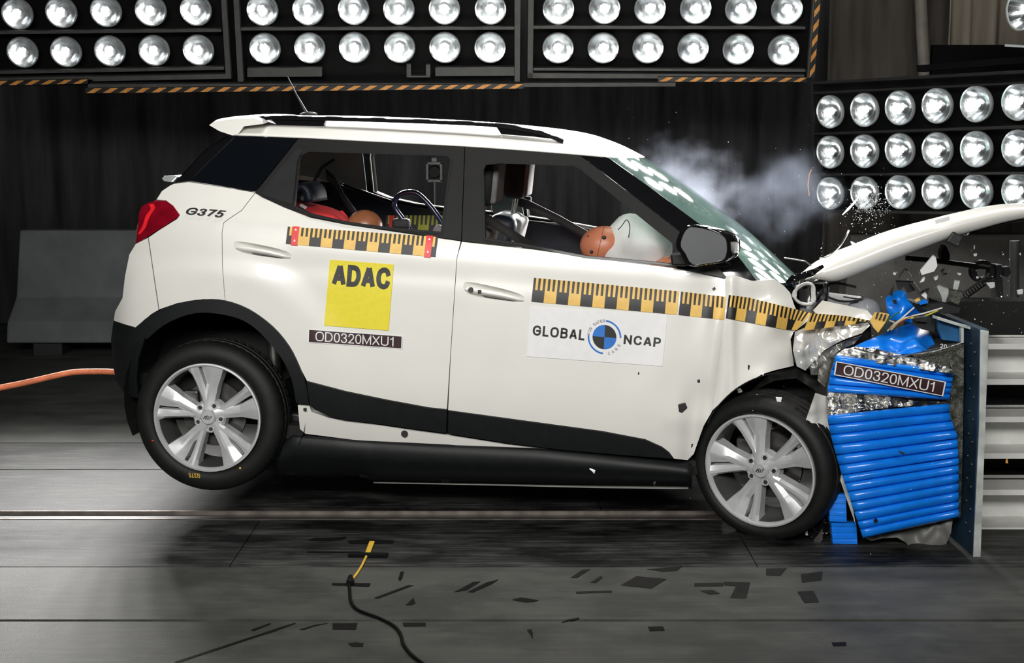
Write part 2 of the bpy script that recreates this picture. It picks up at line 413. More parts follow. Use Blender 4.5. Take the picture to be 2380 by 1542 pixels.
# ================================================================ setting: floor
fl = MB().box((0, 8.5, -0.06), (18, 15, 0.05)).build('floor', m_gap); tag(fl, kind='structure')
ys = [1.0, 4.595, 5.198, 5.872, 6.02, 6.795, 7.41, 8.81, 10.4, 15.8]
gaps = [0.0, 0.011, 0.004, 0.006, 0.004, 0.006, 0.006, 0.003, 0.003, 0]
for i in range(len(ys)-1):
    y0, y1 = ys[i]+gaps[i], ys[i+1]-gaps[i+1]
    if i == 3: continue
    xs = [-8.9, 8.9]
    if i == 2: xs = [-8.9, -1.105, 0.96, 8.9]
    elif i in (4, 5): xs = [-8.9, 0.4, 8.9]
    for k in range(len(xs)-1):
        a, b = xs[k]+0.002, xs[k+1]-0.002
        z = -0.0005*(k % 2)
        MB().box(((a+b)/2, (y0+y1)/2, -0.018+z), (b-a, y1-y0, 0.036)).build('floor_plate', m_floorA if i < 2 or i > 5 else m_floorB, fl)
# rail channel of the sled track
MB().box((0, 5.945, -0.024), (17.8, 0.12, 0.02)).build('rail_channel', M('channel_dark', (0.02, 0.02, 0.02), 0.5, namt=0.5, nscale=3, stretch=(.4, 6, 1)), fl)
MB().box((0, 6.005, -0.012), (17.8, 0.008, 0.03)).build('rail', m_steel, fl)
MB().box((0, 5.880, -0.012), (17.8, 0.006, 0.028)).build('rail', m_steel, fl)
c6 = lambda x, y: (1100+x/1.859, 1000+y/1.859)
c5 = lambda x, y: (x/1.983, 1000+y/1.983)
patches = [(c6, P, m) for P, m in (
 ([(638, 672), (705, 633), (836, 645), (770, 686)], 1), ([(955, 663), (1085, 661), (1080, 676), (955, 676)], 1),
 ([(1085, 657), (1197, 660), (1180, 728), (1110, 726), (1135, 676), (1085, 672)], 1), ([(980, 695), (1035, 693), (1065, 708), (1020, 712)], 1),
 ([(1400, 700), (1470, 697), (1495, 745), (1430, 748)], 1), ([(1415, 625), (1510, 612), (1505, 650), (1420, 660)], 1),
 ([(1265, 600), (1355, 598), (1325, 632), (1265, 628)], 1), ([(750, 603), (905, 590), (880, 610), (820, 613)], 1),
 ([(443, 700), (600, 695), (598, 703), (446, 708)], 1), ([(168, 735), (205, 725), (283, 737), (260, 745), (225, 746)], 0),
 ([(755, 852), (820, 850), (828, 868), (762, 870)], 0), ([(1548, 920), (1610, 918), (1612, 934), (1555, 935)], 0),
 ([(505, 660), (550, 632), (560, 640), (530, 662)], 1), ([(420, 640), (470, 605), (505, 603), (450, 640)], 1),
 ([(232, 865), (250, 862), (258, 880), (256, 905), (246, 885)], 0), ([(400, 822), (455, 812), (460, 818), (380, 834)], 0))]
patches += [(c5, P, 0) for P in (
 [(1533, 893), (1648, 892), (1640, 922), (1533, 920)], [(1856, 890), (1962, 890), (1962, 906), (1860, 907)],
 [(1605, 985), (1640, 980), (1676, 985), (1672, 1000), (1620, 998)],
 [(1420, 510), (1450, 498), (1530, 498), (1595, 492), (1596, 502), (1525, 512)], [(1415, 560), (1662, 562), (1662, 567), (1416, 566)],
 [(1725, 775), (1880, 717), (1906, 718), (1740, 779)], [(1835, 690), (1845, 655), (1862, 652), (1855, 685), (1845, 697)],
 [(2095, 748), (2180, 702), (2215, 700), (2150, 740)], [(2155, 748), (2240, 705), (2298, 690), (2270, 710), (2180, 750)],
 [(1870, 808), (1905, 775), (1915, 800), (1895, 808)], [(805, 1070), (1195, 943), (1285, 913), (1360, 890), (1362, 894), (1250, 935), (1200, 950), (815, 1076)],
 [(1155, 923), (1240, 893), (1250, 895), (1170, 928)], [(1380, 922), (1450, 900), (1510, 892), (1440, 908), (1400, 923)])]
for cc, P, m in patches:
    p3 = [onfloor(*cc(*q), 0.0006) for q in P]
    MB().prism(p3, (0, 0, 0.0012)).build('tape_patch', (m_tape, m_tape2)[m], fl)

# ================================================================ setting: hall wall and curtains
wall = MB().box((0, 15.9, 3.5), (18, 0.2, 7.0)).build('wall_back', m_rackb); tag(wall, kind='structure')
def curtain(name, x0, x1, y, z0, z1, amp, wl, mat, label, yx=0.0):
    b = MB(); n = int((x1-x0)/wl*10); rows = []
    for j in (0, 0.5, 1):
        z = lerp(z0, z1, j)
        rows.append([(lerp(x0, x1, i/n), y + yx*(i/n) + amp*(math.sin(2*PI*i/10 + 1.3*math.sin(i*0.13)) + 0.5*math.sin(i*0.37))*(1-0.25*j), z) for i in range(n+1)])
    b.grid(rows); o = b.build(name, mat, None, smooth=True, angle=80, thick=0.01)
    tag(o, label, 'curtain'); return o
curtain('stage_curtain', -8.0, 3.0, 12.2, 0.02, 6.0, 0.045, 0.42, m_curtain, 'long black stage curtain hanging behind the car and lamp racks')
curtain('stage_curtain', 2.55, 4.6, 11.3, 0.02, 6.0, 0.04, 0.36, m_curtain2, 'brown-grey hanging curtain beside the hazard-striped rack edge, upper corner')
curtain('window_curtain', 3.30, 4.25, 10.6, 2.28, 5.0, 0.07, 0.16, m_beige, 'short beige pleated curtain at the top behind the tilted lamp', yx=-0.6)
po = MB().tube([atY(2150, 190, 10.9), atY(2137, -60, 10.9)], 0.048, 14).build('curtain_pole', M('pole_grey_brown', (0.30, 0.27, 0.24), 0.6, namt=0.2, nscale=10), smooth=True)
po.location.z = 0
tag(po, 'grey-brown upright pole at the edge of the curtain above the side lamp rack', 'pole')

# ================================================================ lamp racks
def lamp_parts():
    prof = [(0.014+0.084*math.sqrt(max(0, 1-t)), 0.085*t) for t in [i/10 for i in range(11)]]
    b = MB().lathe(prof+[(0.002, 0.086)], 32); bowl = b.build('lamp', m_chrome, smooth=True, angle=70)
    ring = MB().lathe([(0.096, -0.004), (0.103, -0.006), (0.106, 0.0), (0.104, 0.02), (0.098, 0.02)], 32, close=True).build('lens_ring', m_ring, bowl, smooth=True)
    bulb = MB().sphere((0, 0.030, 0.004), (0.010, 0.010, 0.022), 12, 8).build('filament', m_bulb, bowl, smooth=True)
    ld = bpy.data.lights.new('lamp_light', 'SPOT'); ld.energy = 96; ld.spot_size = math.radians(62); ld.spot_blend = 1.0; ld.shadow_soft_size = 0.09; ld.color = (1, 0.985, 0.96)
    lo = bpy.data.objects.new('lamp_light', ld); COL.objects.link(lo); lo.parent = bowl; lo.location = (0, -0.03, 0); lo.rotation_euler = (-PI/2+0.16, 0, 0)
    return bowl
LAMP0 = lamp_parts(); LAMP_USED = [False]
def place_lamp(parent, loc, rot):
    if not LAMP_USED[0]:
        LAMP_USED[0] = True; o = LAMP0
    else:
        o = LAMP0.copy(); COL.objects.link(o)
        for ch in LAMP0.children:
            c = ch.copy(); COL.objects.link(c); c.parent = o
    o.parent = parent; o.location = loc; o.rotation_euler = rot
    o.rotation_euler.rotate_axis('Y', rnd.uniform(-0.25, 0.25))
    return o
TILT = math.radians(16)
RN = Vector((0, math.cos(TILT), math.sin(TILT))); RP0 = Vector((0, 9.5, 2.0))
def RPf(off=0.0): return lambda px, py: onplane(px, py, RP0+RN*off, RN)
def slab(b, q, proj, n, th, mi=0):
    b.prism([proj(*p) for p in q], Vector(n)*th, mi); return b
def part_slab(name, q, proj, n, th, mat, parent):
    return slab(MB(), q, proj, n, th).build(name, mat, parent)
def hazard(parent, q, n_str, proj, n, skew=0.5, flip=1):
    base = part_slab('hazard_strip', q, proj, n, 0.012, m_black, parent)
    b = MB(); pr = lambda s, t: proj(*qmap(q, s, t)) - Vector(n)*0.002
    for i in range(n_str):
        a = (i+0.08)/n_str; w = 0.46/n_str; k = skew/n_str
        if flip > 0: P = [(a+k, .04), (a+k+w, .04), (a+w, .96), (a, .96)]
        else: P = [(a, .04), (a+w, .04), (a+w+k, .96), (a+k, .96)]
        P = [(min(1, max(0, s)), t) for s, t in P]
        b.add([pr(*p) for p in P], [(0, 1, 2, 3)])
    b.build('hazard_stripe_print', m_orange, base)
def rack(label, lamps, bars, panels, hz):
    r = empty('light_rack', (0, 0, 0)); tag(r, label, 'light rack', 'lamp racks hanging behind the car')
    c = sum((RPf()(*p) for p in lamps), Vector())/len(lamps)
    pj = RPf(); 
    for q in panels: part_slab('back_panel', q, RPf(0.13), RN, 0.02, m_rackb, r)
    for q in bars: part_slab('frame_bar', q, RPf(-0.03), RN, 0.05, m_rack, r)
    n2 = len(lamps)//2
    top = [(2*a[0]-b[0], 2*a[1]-b[1]) for a, b in zip(lamps[:n2], lamps[n2:])]  # unseen extra lamp row above the view, added for steeper back light
    for p in lamps+top: place_lamp(r, pj(*p), (TILT*1.2, 0, 0))
    for q, n, f in hz: hazard(r, q, n, RPf(-0.045), RN, flip=f)
    return r
rack('hanging lamp rack of two rows over the grey concrete barrier, top corner',
     [(40, 33), (142, 29), (246, 27), (350, 25), (455, 24), (52, 122), (153, 121), (255, 119), (358, 118), (461, 117)],
     [[(-40, 166), (520, 155), (520, 162), (-40, 173)], [(-40, 73), (514, 67), (514, 74), (-40, 80)], [(512, -30), (524, -30), (537, 182), (525, 182)],
      [(215, 178), (537, 172), (537, 183), (215, 189)], [(-40, 182), (215, 177), (215, 185), (-40, 190)]],
     [[(-60, -40), (545, -40), (550, 195), (-60, 200)]],
     [([(-20, 188), (205, 184), (203, 195), (-20, 199)], 6, 1)])
rack('hanging lamp rack of two rows straight above the car roof, middle one',
     [(610, 24), (716, 23), (822, 22), (927, 22), (1033, 21), (1140, 21), (616, 113), (720, 112), (824, 111), (929, 111), (1034, 111), (1139, 111)],
     [[(541, -30), (553, -30), (566, 190), (553, 190)], [(1196, -30), (1210, -30), (1208, 190), (1196, 190)], [(575, 158), (748, 157), (748, 178), (575, 179)],
      [(1012, 157), (1195, 156), (1195, 176), (1012, 177)], [(560, 64), (1195, 62), (1195, 69), (560, 71)], [(205, 196), (1570, 192), (1570, 201), (205, 205)],
      [(945, 150), (955, 150), (955, 178), (945, 178)], [(990, 150), (1000, 150), (1000, 178), (990, 178)], [(945, 176), (1000, 176), (1000, 180), (945, 180)]],
     [[(552, -40), (1205, -40), (1205, 196), (560, 196)]],
     [([(198, 205), (1216, 195), (1216, 206), (198, 217)], 27, 1)])
rack('hanging lamp rack with hazard-striped end beside the brown-grey curtain',
     [(1298, 21), (1405, 20), (1511, 20), (1617, 20), (1722, 21), (1829, 22), (1297, 112), (1402, 112), (1506, 112), (1611, 113), (1716, 115), (1821, 117)],
     [[(1228, -30), (1241, -30), (1238, 182), (1226, 182)], [(1226, 170), (1870, 174), (1870, 183), (1226, 182)], [(1240, 60), (1872, 62), (1872, 68), (1240, 67)],
      [(1240, 158), (1872, 161), (1872, 167), (1240, 164)], [(1892, -30), (1901, -30), (1884, 182), (1876, 182)]],
     [[(1226, -40), (1900, -40), (1885, 184), (1226, 184)]],
     [([(1530, 179), (1876, 180), (1874, 191), (1529, 190)], 10, 1), ([(1896, -30), (1881, 180), (1893, 180), (1910, -30)], 6, 1)])
# side rack, turned towards the barrier, three rows
sd = Vector((0.585, -0.811, 0)).normalized(); sn = Vector((0.811, 0.585, 0)).normalized()
SP0 = atY(1928, 354, 8.85)
def SR(off=0.0): return lambda px, py: onplane(px, py, SP0+sn*off, sn)
sr = empty('light_rack'); tag(sr, 'angled lamp rack of three rows behind the smoke and the raised bonnet', 'light rack', 'lamp racks hanging behind the car')
for (x, yy) in ((1928, (260, 354, 450)), (2008, (256, 352, 449)), (2090, (251, 350, 447)), (2177, (246, 349, 446)), (2268, (242, 347, 446)), (2366, (237, 345, 446))):
    for y in yy: place_lamp(sr, SR()(x, y), (math.radians(6), 0, -math.radians(54)))
part_slab('back_panel', [(1884, 195), (2460, 165), (2460, 498), (1888, 492)], SR(0.13), sn, 0.02, m_rackb, sr)
for q in ([(1884, 190), (2460, 158), (2460, 166), (1884, 196)], [(1884, 214), (2460, 186), (2460, 191), (1884, 219)], [(1886, 309), (2460, 288), (2460, 296), (1886, 314)], [(1886, 404), (2460, 399), (2460, 405), (1886, 409)],
          [(1884, 192), (1890, 192), (1894, 492), (1888, 492)], [(1888, 488), (2460, 496), (2460, 502), (1888, 494)]):
    part_slab('frame_bar', q, SR(-0.02), sn, 0.06, M('side_rack_dark_paint', (0.012, 0.012, 0.012), 0.35, namt=0.2, nscale=14), sr)
cbl = MB().tube([SR(0.0)(x, y) for x, y in ((1888, 391), (1881, 405), (1878, 430), (1881, 455))], 0.004, 6).build('cable', m_orange, sr)
bm = MB(); 
slab(bm, [(2130, 152), (2460, 125), (2460, 140), (2132, 167)], SR(0.25), sn, 0.06); o = bm.build('crossbeam', m_rackb)
tag(o, 'black horizontal beam above the angled lamp rack', 'beam')
bm = MB().box((0,0,0), (0.75, 0.06, 0.24)); o = bm.build('window_ledge', m_rackb); o.location = atY(2290, 146, 9.7); o.location.z += 0.0
tag(o, 'black ledge box under the short beige curtain', 'ledge')
# single tilted lamp head in the corner
lh = empty('lamp_head', atY(2378, 40, 7.6)); tag(lh, 'single tilted lamp in a black housing cut by the top corner', 'lamp')
MB().box((0.0, 0.17, -0.02), (0.22, 0.12, 0.30)).build('housing', m_rackb, lh).rotation_euler = (0, 0, -1.2)
MB().bar((-0.09, 0.0, -0.15), (0.10, -0.12, -0.17), 0.02, 0.012).build('edge_trim', m_ring, lh)
pl = place_lamp(lh, (-0.03, -0.02, 0.03), (0.15, 0.25, -1.2)); pl.scale = (1.0, 1.0, 1.0)

# grey road-style barriers at the far side
def jersey(x0, x1, y, zt, zb, mat, label):
    r = empty('concrete_barrier', ((x0+x1)/2, y, 0)); tag(r, label, 'barrier')
    hx = (x1-x0)/2
    pr = [(-0.30, zb), (-0.30, zb+0.16), (-0.12, zb+0.34), (-0.09, zt), (0.09, zt), (0.12, zb+0.34), (0.3, zb+0.16), (0.3, zb)]
    b = MB(); n = len(pr)
    taper = lambda z: -hx + 0.07*(z-zb)/(zt-zb)
    Lr = [(taper(z), yy, z) for yy, z in pr]; Rr = [(hx, yy, z) for yy, z in pr]
    b.add(Lr+Rr, [tuple(range(n))[::-1], tuple(range(n, 2*n))]+[(i, (i+1) % n, n+(i+1) % n, n+i) for i in range(n)])
    b.build('body', mat, r, bevel=0.015)
    for sx in (-hx+0.3, hx-0.3): MB().box((sx, 0, zb/2), (0.22, 0.5, zb)).build('foot', m_black, r)
p = atY(20, 797, 10.5)
jersey(p.x, -0.6, 10.75, 0.955, 0.10, m_conc, 'low grey concrete barrier on the floor behind the tail of the car')
jersey(2.35, 4.6, 9.9, 0.98, 0.12, m_concd, 'dim brownish concrete barrier behind the flying debris')
# measuring camera seen through the car windows
cb = empty('measuring_camera', atY(1010, 400, 9.0)); tag(cb, 'small grey square camera housing seen through the rear door window', 'camera')
k = 9.0/F
b = MB()
for (x, z, dx, dz) in ((-16, 0, 6, 46), (16, 0, 6, 46), (0, 20, 38, 6), (0, -20, 38, 7), (0, 28, 13, 10)): b.box((x*k, 0, z*k), (dx*k, 0.10, dz*k))
b.build('housing', M('camera_grey', (0.03, 0.03, 0.03), 0.6, namt=0.15, nscale=20), cb, bevel=0.004)
MB().lathe([(0.0, -0.02), (0.036, -0.02), (0.042, 0.05)], 24).build('lens', m_rackb, cb)
MB().tube([(0, 0.02, -23*k), (0, 0.02, -cb.location.z+0.01)], 0.012, 8).build('stand_pole', m_black, cb)
f = MB().lathe([(0.0, 0.0), (0.16, 0.0), (0.16, 0.012), (0, 0.012)], 20).build('stand_foot', m_black, cb)
f.rotation_euler = (PI/2, 0, 0); f.location = (0, 0.02, -cb.location.z)
# ================================================================ the car
m_white = M('pearl_white_paint', (0.80, 0.79, 0.745), 0.32, coat=0.6, namt=0.02, nscale=6)
m_whitei = M('primer_white_inside', (0.62, 0.63, 0.60), 0.5, namt=0.06, nscale=6)
m_clad = M('black_cladding', (0.008, 0.009, 0.0097), 0.5, spec=0.3, bump=0.08, bscale=500, namt=0.15, nscale=20)
m_frame = M('window_frame_black', (0.008, 0.008, 0.008), 0.42, spec=0.35, namt=0.1, nscale=20)
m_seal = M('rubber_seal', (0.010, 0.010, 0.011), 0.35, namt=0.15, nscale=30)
m_gloss = M('gloss_black', (0.006, 0.006, 0.007), 0.08, coat=1.0, namt=0.1, nscale=10)
m_dark = M('inner_dark', (0.004, 0.004, 0.004), 0.8, namt=0.2, nscale=10)
m_trim = M('grey_green_trim', (0.20, 0.27, 0.25), 0.7, namt=0.12, nscale=14)
m_navy = M('dark_blue_trim', (0.012, 0.018, 0.03), 0.5, namt=0.15, nscale=14)
m_dglass = M('privacy_glass', (0.004, 0.005, 0.007), 0.04, coat=1.0, namt=0.1, nscale=3)
m_red = M('tail_lamp_red', (0.20, 0.003, 0.012), 0.10, coat=1.0, namt=0.25, nscale=22)
m_redb = M('tail_lamp_light_guide', (0.85, 0.02, 0.03), 0.2, coat=1.0, namt=0.1, nscale=20)
m_tyre = M('tyre_rubber', (0.007, 0.007, 0.007), 0.6, spec=0.35, bump=0.10, bscale=160, namt=0.3, nscale=18)
m_alloy = M('alloy_silver', (0.68, 0.69, 0.70), 0.38, metal=0.45, namt=0.06, nscale=20)
m_barrel = M('rim_barrel_grey', (0.10, 0.10, 0.10), 0.45, metal=0.4, namt=0.2, nscale=12)
m_brake = M('brake_iron', (0.09, 0.088, 0.085), 0.45, metal=0.8, namt=0.3, nscale=20)
m_print_k = M('print_black', (0.014, 0.014, 0.014), 0.5, namt=0.1, nscale=30)
m_print_y = M('print_amber', (0.80, 0.50, 0.11), 0.5, namt=0.08, nscale=30)
m_print_r = M('print_red', (0.72, 0.02, 0.02), 0.45, namt=0.08, nscale=30)
m_print_w = M('print_white', (0.82, 0.82, 0.83), 0.45, namt=0.03, nscale=30)
m_print_b = M('print_blue', (0.02, 0.17, 0.58), 0.45, namt=0.1, nscale=30)
m_print_m = M('print_maroon', (0.035, 0.010, 0.014), 0.45, namt=0.1, nscale=30)
m_adac = M('print_lemon', (0.80, 0.68, 0.03), 0.5, namt=0.04, nscale=60)
m_ltgrey = M('light_grey_fabric', (0.20, 0.195, 0.195), 0.85, namt=0.1, nscale=40, bump=0.1, bscale=200)
m_seat = M('black_seat_fabric', (0.014, 0.015, 0.017), 0.7, namt=0.2, nscale=40)
m_alu = M('bare_aluminium', (0.75, 0.75, 0.73), 0.22, metal=1, namt=0.15, nscale=14, bump=0.3, bscale=18)
glass('green_windscreen', (0.50, 0.72, 0.64), haze=0.20, hcol=(0.45, 0.72, 0.64))

car = empty('car', (OX, OY, 0), -YAW)
tag(car, 'white compact crash-test SUV with crushed nose driven into the blue barrier', 'car')
# ---- flank panels (built on the near flank; the far flank is the mirror image)
q_panel = [(364, 464), (376, 444), (395, 431), (404, 427), (438, 423), (520, 435), (593, 448), (562, 489), (535, 507), (520, 518), (516, 541), (517, 619), (523, 699),
           (473, 696), (414, 705), (370, 720), (358, 640), (345, 552), (368, 536), (411, 509), (418, 500), (403, 479), (387, 467)]
b_white = [(344, 553), (357, 640), (369, 721), (352, 731), (315, 762), (290, 755), (264, 746), (265, 736), (267, 724), (284, 693), (290, 642), (300, 592), (315, 567)]
b_black = [(264, 747), (290, 756), (315, 763), (352, 734), (356, 752), (336, 790), (322, 836), (318, 880), (322, 926), (309, 925), (285, 908), (270, 885), (260, 840), (258, 790)]
arch_o = [(315, 762), (352, 731), (414, 705), (473, 696), (523, 699), (578, 719), (632, 758), (671, 804), (695, 851), (712, 898), (718, 941)]
arch_i = [(688, 938), (677, 882), (658, 840), (629, 801), (593, 764), (551, 740), (488, 728), (438, 732), (383, 755), (341, 790)]
r_door = [(593, 449), (610, 459), (660, 482), (722, 506), (804, 522), (959, 545), (1071, 561), (1062, 600), (1053, 736), (1047, 829), (1039, 952), (998, 948), (900, 930), (804, 910), (713, 886),
          (695, 851), (671, 804), (632, 758), (578, 719), (523, 699), (517, 619), (516, 541), (520, 518), (535, 507), (562, 489)]
f_door = [(1073, 562), (1241, 580), (1400, 603), (1566, 623), (1690, 650), (1688, 692), (1683, 744), (1672, 830), (1655, 958), (1636, 991), (1622, 1030), (1613, 1056), (1598, 1071),
          (1566, 1067), (1555, 1052), (1538, 1039), (1500, 1022), (1400, 1003), (1200, 976), (1041, 954), (1047, 829), (1053, 736), (1062, 600)]
fender = [(1684, 642), (1706, 639), (1749, 653), (1800, 649), (1823, 665), (1837, 680), (1845, 705), (1852, 722), (1885, 731), (1880, 745), (1862, 760), (1845, 773), (1838, 789), (1842, 820), (1846, 851),
          (1800, 862), (1772, 871), (1718, 902), (1690, 922), (1667, 945), (1648, 962), (1663, 830), (1675, 744), (1681, 692)]
rf_out = [(594, 447), (695, 320), (1080, 341), (1072, 560), (959, 544), (804, 521), (722, 505), (660, 481), (610, 457)]
rf_hole = [(695, 378), (700, 362), (718, 353), (1040, 363), (1046, 372), (1024, 540), (881, 527), (803, 516), (722, 497), (683, 479)]
ff_out = [(1081, 341), (1347, 360), (1576, 536), (1640, 590), (1692, 648), (1566, 622), (1400, 602), (1241, 579), (1073, 561)]
ff_hole = [(1124, 395), (1129, 384), (1160, 380), (1330, 386), (1346, 392), (1563, 566), (1562, 614), (1506, 608), (1362, 595), (1241, 572), (1128, 554)]
SPo = lambda off, bump=None: (lambda x, y: SP(x, y, off, bump))
def dent(px, py):
    d = 0.0
    d += 0.030*math.exp(-((px-1610)/26)**2)*sst(820, 1000, py)          # buckle in front of the lower hinge
    d -= 0.014*math.exp(-((px-1655-0.12*(850-py))/16)**2)*sst(640, 760, py)
    d += 0.020*math.exp(-((px-1640)/40)**2-((py-930)/40)**2)
    d += 0.006*math.sin(px*0.05+py*0.02)*sst(1450, 1700, px)
    return d
def crush(px, py):
    n = noise.noise(Vector((px*0.012, py*0.016, 3.1)))
    d = dent(px, py)*(1-sst(1700, 1900, px)) + 0.035*n*sst(1690, 1800, px)
    d += 0.07*sst(1780, 1880, px) - 0.02*math.exp(-((px-1700)/10)**2)
    return d
qp, _ = sheet('rear_quarter_panel', spl(q_panel, 2, True) and q_panel, SPo(0), m_white, car, gap=0.7, thick=0.02, mirror=True)
bw, _ = sheet('rear_bumper', b_white, SPo(0), m_white, car, gap=0.7, thick=0.02, step=10, mirror=True)
sheet('bumper_cladding', b_black, SPo(-0.004), m_clad, car, gap=0.5, thick=0.03, step=10, mirror=True)
sheet('wheel_arch_trim', spl(arch_o, 3)+spl(arch_i, 3), SPo(-0.012), m_clad, car, gap=0.4, thick=0.05, step=10, mirror=True)
HQ = {'r': [(545, 561), (680, 578), (679, 604), (545, 588)], 'f': [(1078, 655), (1222, 676), (1221, 704), (1078, 688)]}
HO = ((0.0, .3), (.04, .02), (.25, 0.0), (.6, .12), (.9, .35), (1, .7), (.93, .95), (.6, 1.0), (.3, .95), (.05, .8))
hole = lambda k: spl([tuple(qmap(HQ[k], s, t)) for s, t in HO], 2, True)
rd, rd2 = sheet('rear_door', r_door, SPo(0), m_white, car, [hole('r')], gap=0.7, thick=0.02, step=10, mirror=True)
fd, fd2 = sheet('front_door', f_door, SPo(0, dent), m_white, car, [hole('f')], gap=0.7, thick=0.02, step=9, mirror=True)
fe, _ = sheet('front_fender', fender, SPo(0.003, crush), m_white, car, gap=0.8, thick=0.008, step=9, mirror=True)
sheet('window_frame', rf_out, SPo(-0.002), m_frame, rd, [rf_hole], gap=0.6, thick=0.035, mirror=rd2)
sheet('window_frame', ff_out, SPo(-0.002), m_frame, fd, [ff_hole], gap=0.6, thick=0.035, mirror=fd2)
def ringseal(hole, w, off, par, nm='window_seal', par2=None):
    h2 = inset(hole, -w)
    sheet(nm, h2, SPo(off), m_seal, par, [hole], step=12, thick=0.03, mirror=par2 or False)
ringseal(rf_hole, 5, -0.006, rd, par2=rd2); ringseal(ff_hole, 5, -0.006, fd, par2=fd2)
# belt seam highlight strip, pillar ridge
sheet('pillar_applique', [(702, 350), (698, 372), (684, 477), (604, 452), (690, 345)], SPo(-0.006), m_clad, rd, step=10, thick=0.01)
# lower cladding
sheet('door_cladding', [(712, 887), (804, 911), (900, 931), (998, 949), (1039, 953), (1037, 1008), (960, 998), (881, 986), (800, 977), (765, 969), (735, 955), (720, 944)], SPo(-0.012), m_clad, rd, gap=0.6, thick=0.03, step=11, mirror=rd2)
sheet('door_cladding', [(1042, 955), (1200, 977), (1400, 1004), (1500, 1023), (1538, 1040), (1555, 1053), (1564, 1067), (1500, 1063), (1400, 1055), (1300, 1046), (1180, 1031), (1041, 1009)], SPo(-0.012), m_clad, fd, gap=0.6, thick=0.03, step=11, mirror=fd2)
sheet('rocker_panel', [(692, 942), (719, 942), (724, 958), (765, 972), (880, 988), (1037, 1010), (1180, 1033), (1330, 1050), (1190, 1046), (1040, 1034), (830, 1024), (710, 1009), (697, 998)], SPo(0.015), m_white, car, gap=0.2, thick=0.05, step=10, mirror=True)
MB().lathe([(0, 0), (0.015, 0), (0.015, 0.01)], 18, o=SP(940, 1009, 0.009)).build('drain_plug', m_black, car)
MB().box(SP(709, 952, 0.008), (0.012, 0.012, 0.012)).build('clip_hole', m_black, car)
# torn-off sill skirt
top = [(650, 1040), (679, 1012), (765, 1018), (830, 1024), (1000, 1034), (1120, 1038), (1250, 1043), (1400, 1057), (1560, 1073), (1608, 1080)]
bot = [(638, 1108), (690, 1110), (842, 1110), (860, 1121), (1000, 1123), (1120, 1125), (1250, 1127), (1400, 1130), (1560, 1132), (1608, 1134)]
def band(name, top, bot, proj, prof, mat, parent, n=60, m=10, thick=0.0, **kw):
    rows = []
    for i in range(n+1):
        a = poly_at(top, i/n); c = poly_at(bot, i/n)
        rows.append([proj(*a.lerp(c, j/m), prof(j/m, i/n)) for j in range(m+1)])
    return MB().grid(rows).build(name, mat, parent, smooth=True, angle=60, thick=thick, **kw)
sk = band('sill_skirt', top, bot, lambda x, y, o: SP(x, y, o), lambda t, s: 0.045-0.075*math.sin(PI*min(1, 0.12+0.75*t))**0.8 + 0.05*max(0, t-0.45), m_clad, car, n=70, m=14, thick=0.006)
band('skirt_lip', [(868, 1121), (1120, 1125), (1400, 1130), (1600, 1132)], [(868, 1123), (1120, 1128), (1400, 1135), (1600, 1137)], lambda x, y, o: SP(x, y, o), lambda t, s: -0.012-0.02*t, M('lip_grey', (0.2, 0.2, 0.19), 0.4, namt=0.1, nscale=20), car, n=20, m=2, thick=0.003)
for q in ([(668, 1078), (685, 1078), (684, 1104), (667, 1104)], [(836, 1094), (858, 1095), (858, 1112), (836, 1110)], [(1025, 1112), (1045, 1113), (1045, 1124), (1025, 1123)]):
    sheet('skirt_clip', q, SPo(0.012), m_clad, car, step=8, thick=0.02)
# dark underlay added so panel gaps look black and no light passes
shell = [(345, 555), (420, 440), (600, 455), (700, 500), (1070, 560), (1690, 650), (1780, 680), (1790, 780), (1700, 900), (1650, 960), (1600, 1060), (1300, 1040), (1040, 1012), (720, 945), (700, 870), (672, 800), (632, 752), (578, 712), (523, 692), (473, 689), (414, 699), (360, 725)]
sheet('dark_underlay', shell, SPo(0.03, lambda x, y: 0.16*sst(1640, 1710, x)), m_dark, car, step=24, thick=0.01, mirror=True)
# ---- glass on the flank
sheet('quarter_glass', [(441, 421), (548, 316), (693, 321), (593, 446), (520, 434)], SPo(0.002), m_dglass, car, gap=0.6, thick=0.008, mirror=True)
sheet('rear_glass_edge', [(405, 426), (430, 398), (480, 345), (519, 316), (547, 316), (440, 421)], SPo(0.012), m_gloss, car, gap=0.3, thick=0.008, mirror=True)
# ---- tail lamp
tl = sheet('tail_lamp', [(315, 567), (323, 495), (329, 480), (345, 471), (364, 466), (387, 467), (403, 479), (418, 500), (411, 508), (368, 535), (335, 556)], SPo(-0.006), m_red, car, gap=0.4, thick=0.03, step=8)
sheet('light_guide', spl([(356, 474), (360, 484), (350, 500), (343, 515), (338, 530), (325, 545)], 3)+spl([(320, 545), (330, 528), (335, 513), (340, 500), (350, 486), (346, 476)], 3), SPo(-0.009), m_redb, tl, step=6, thick=0.006)
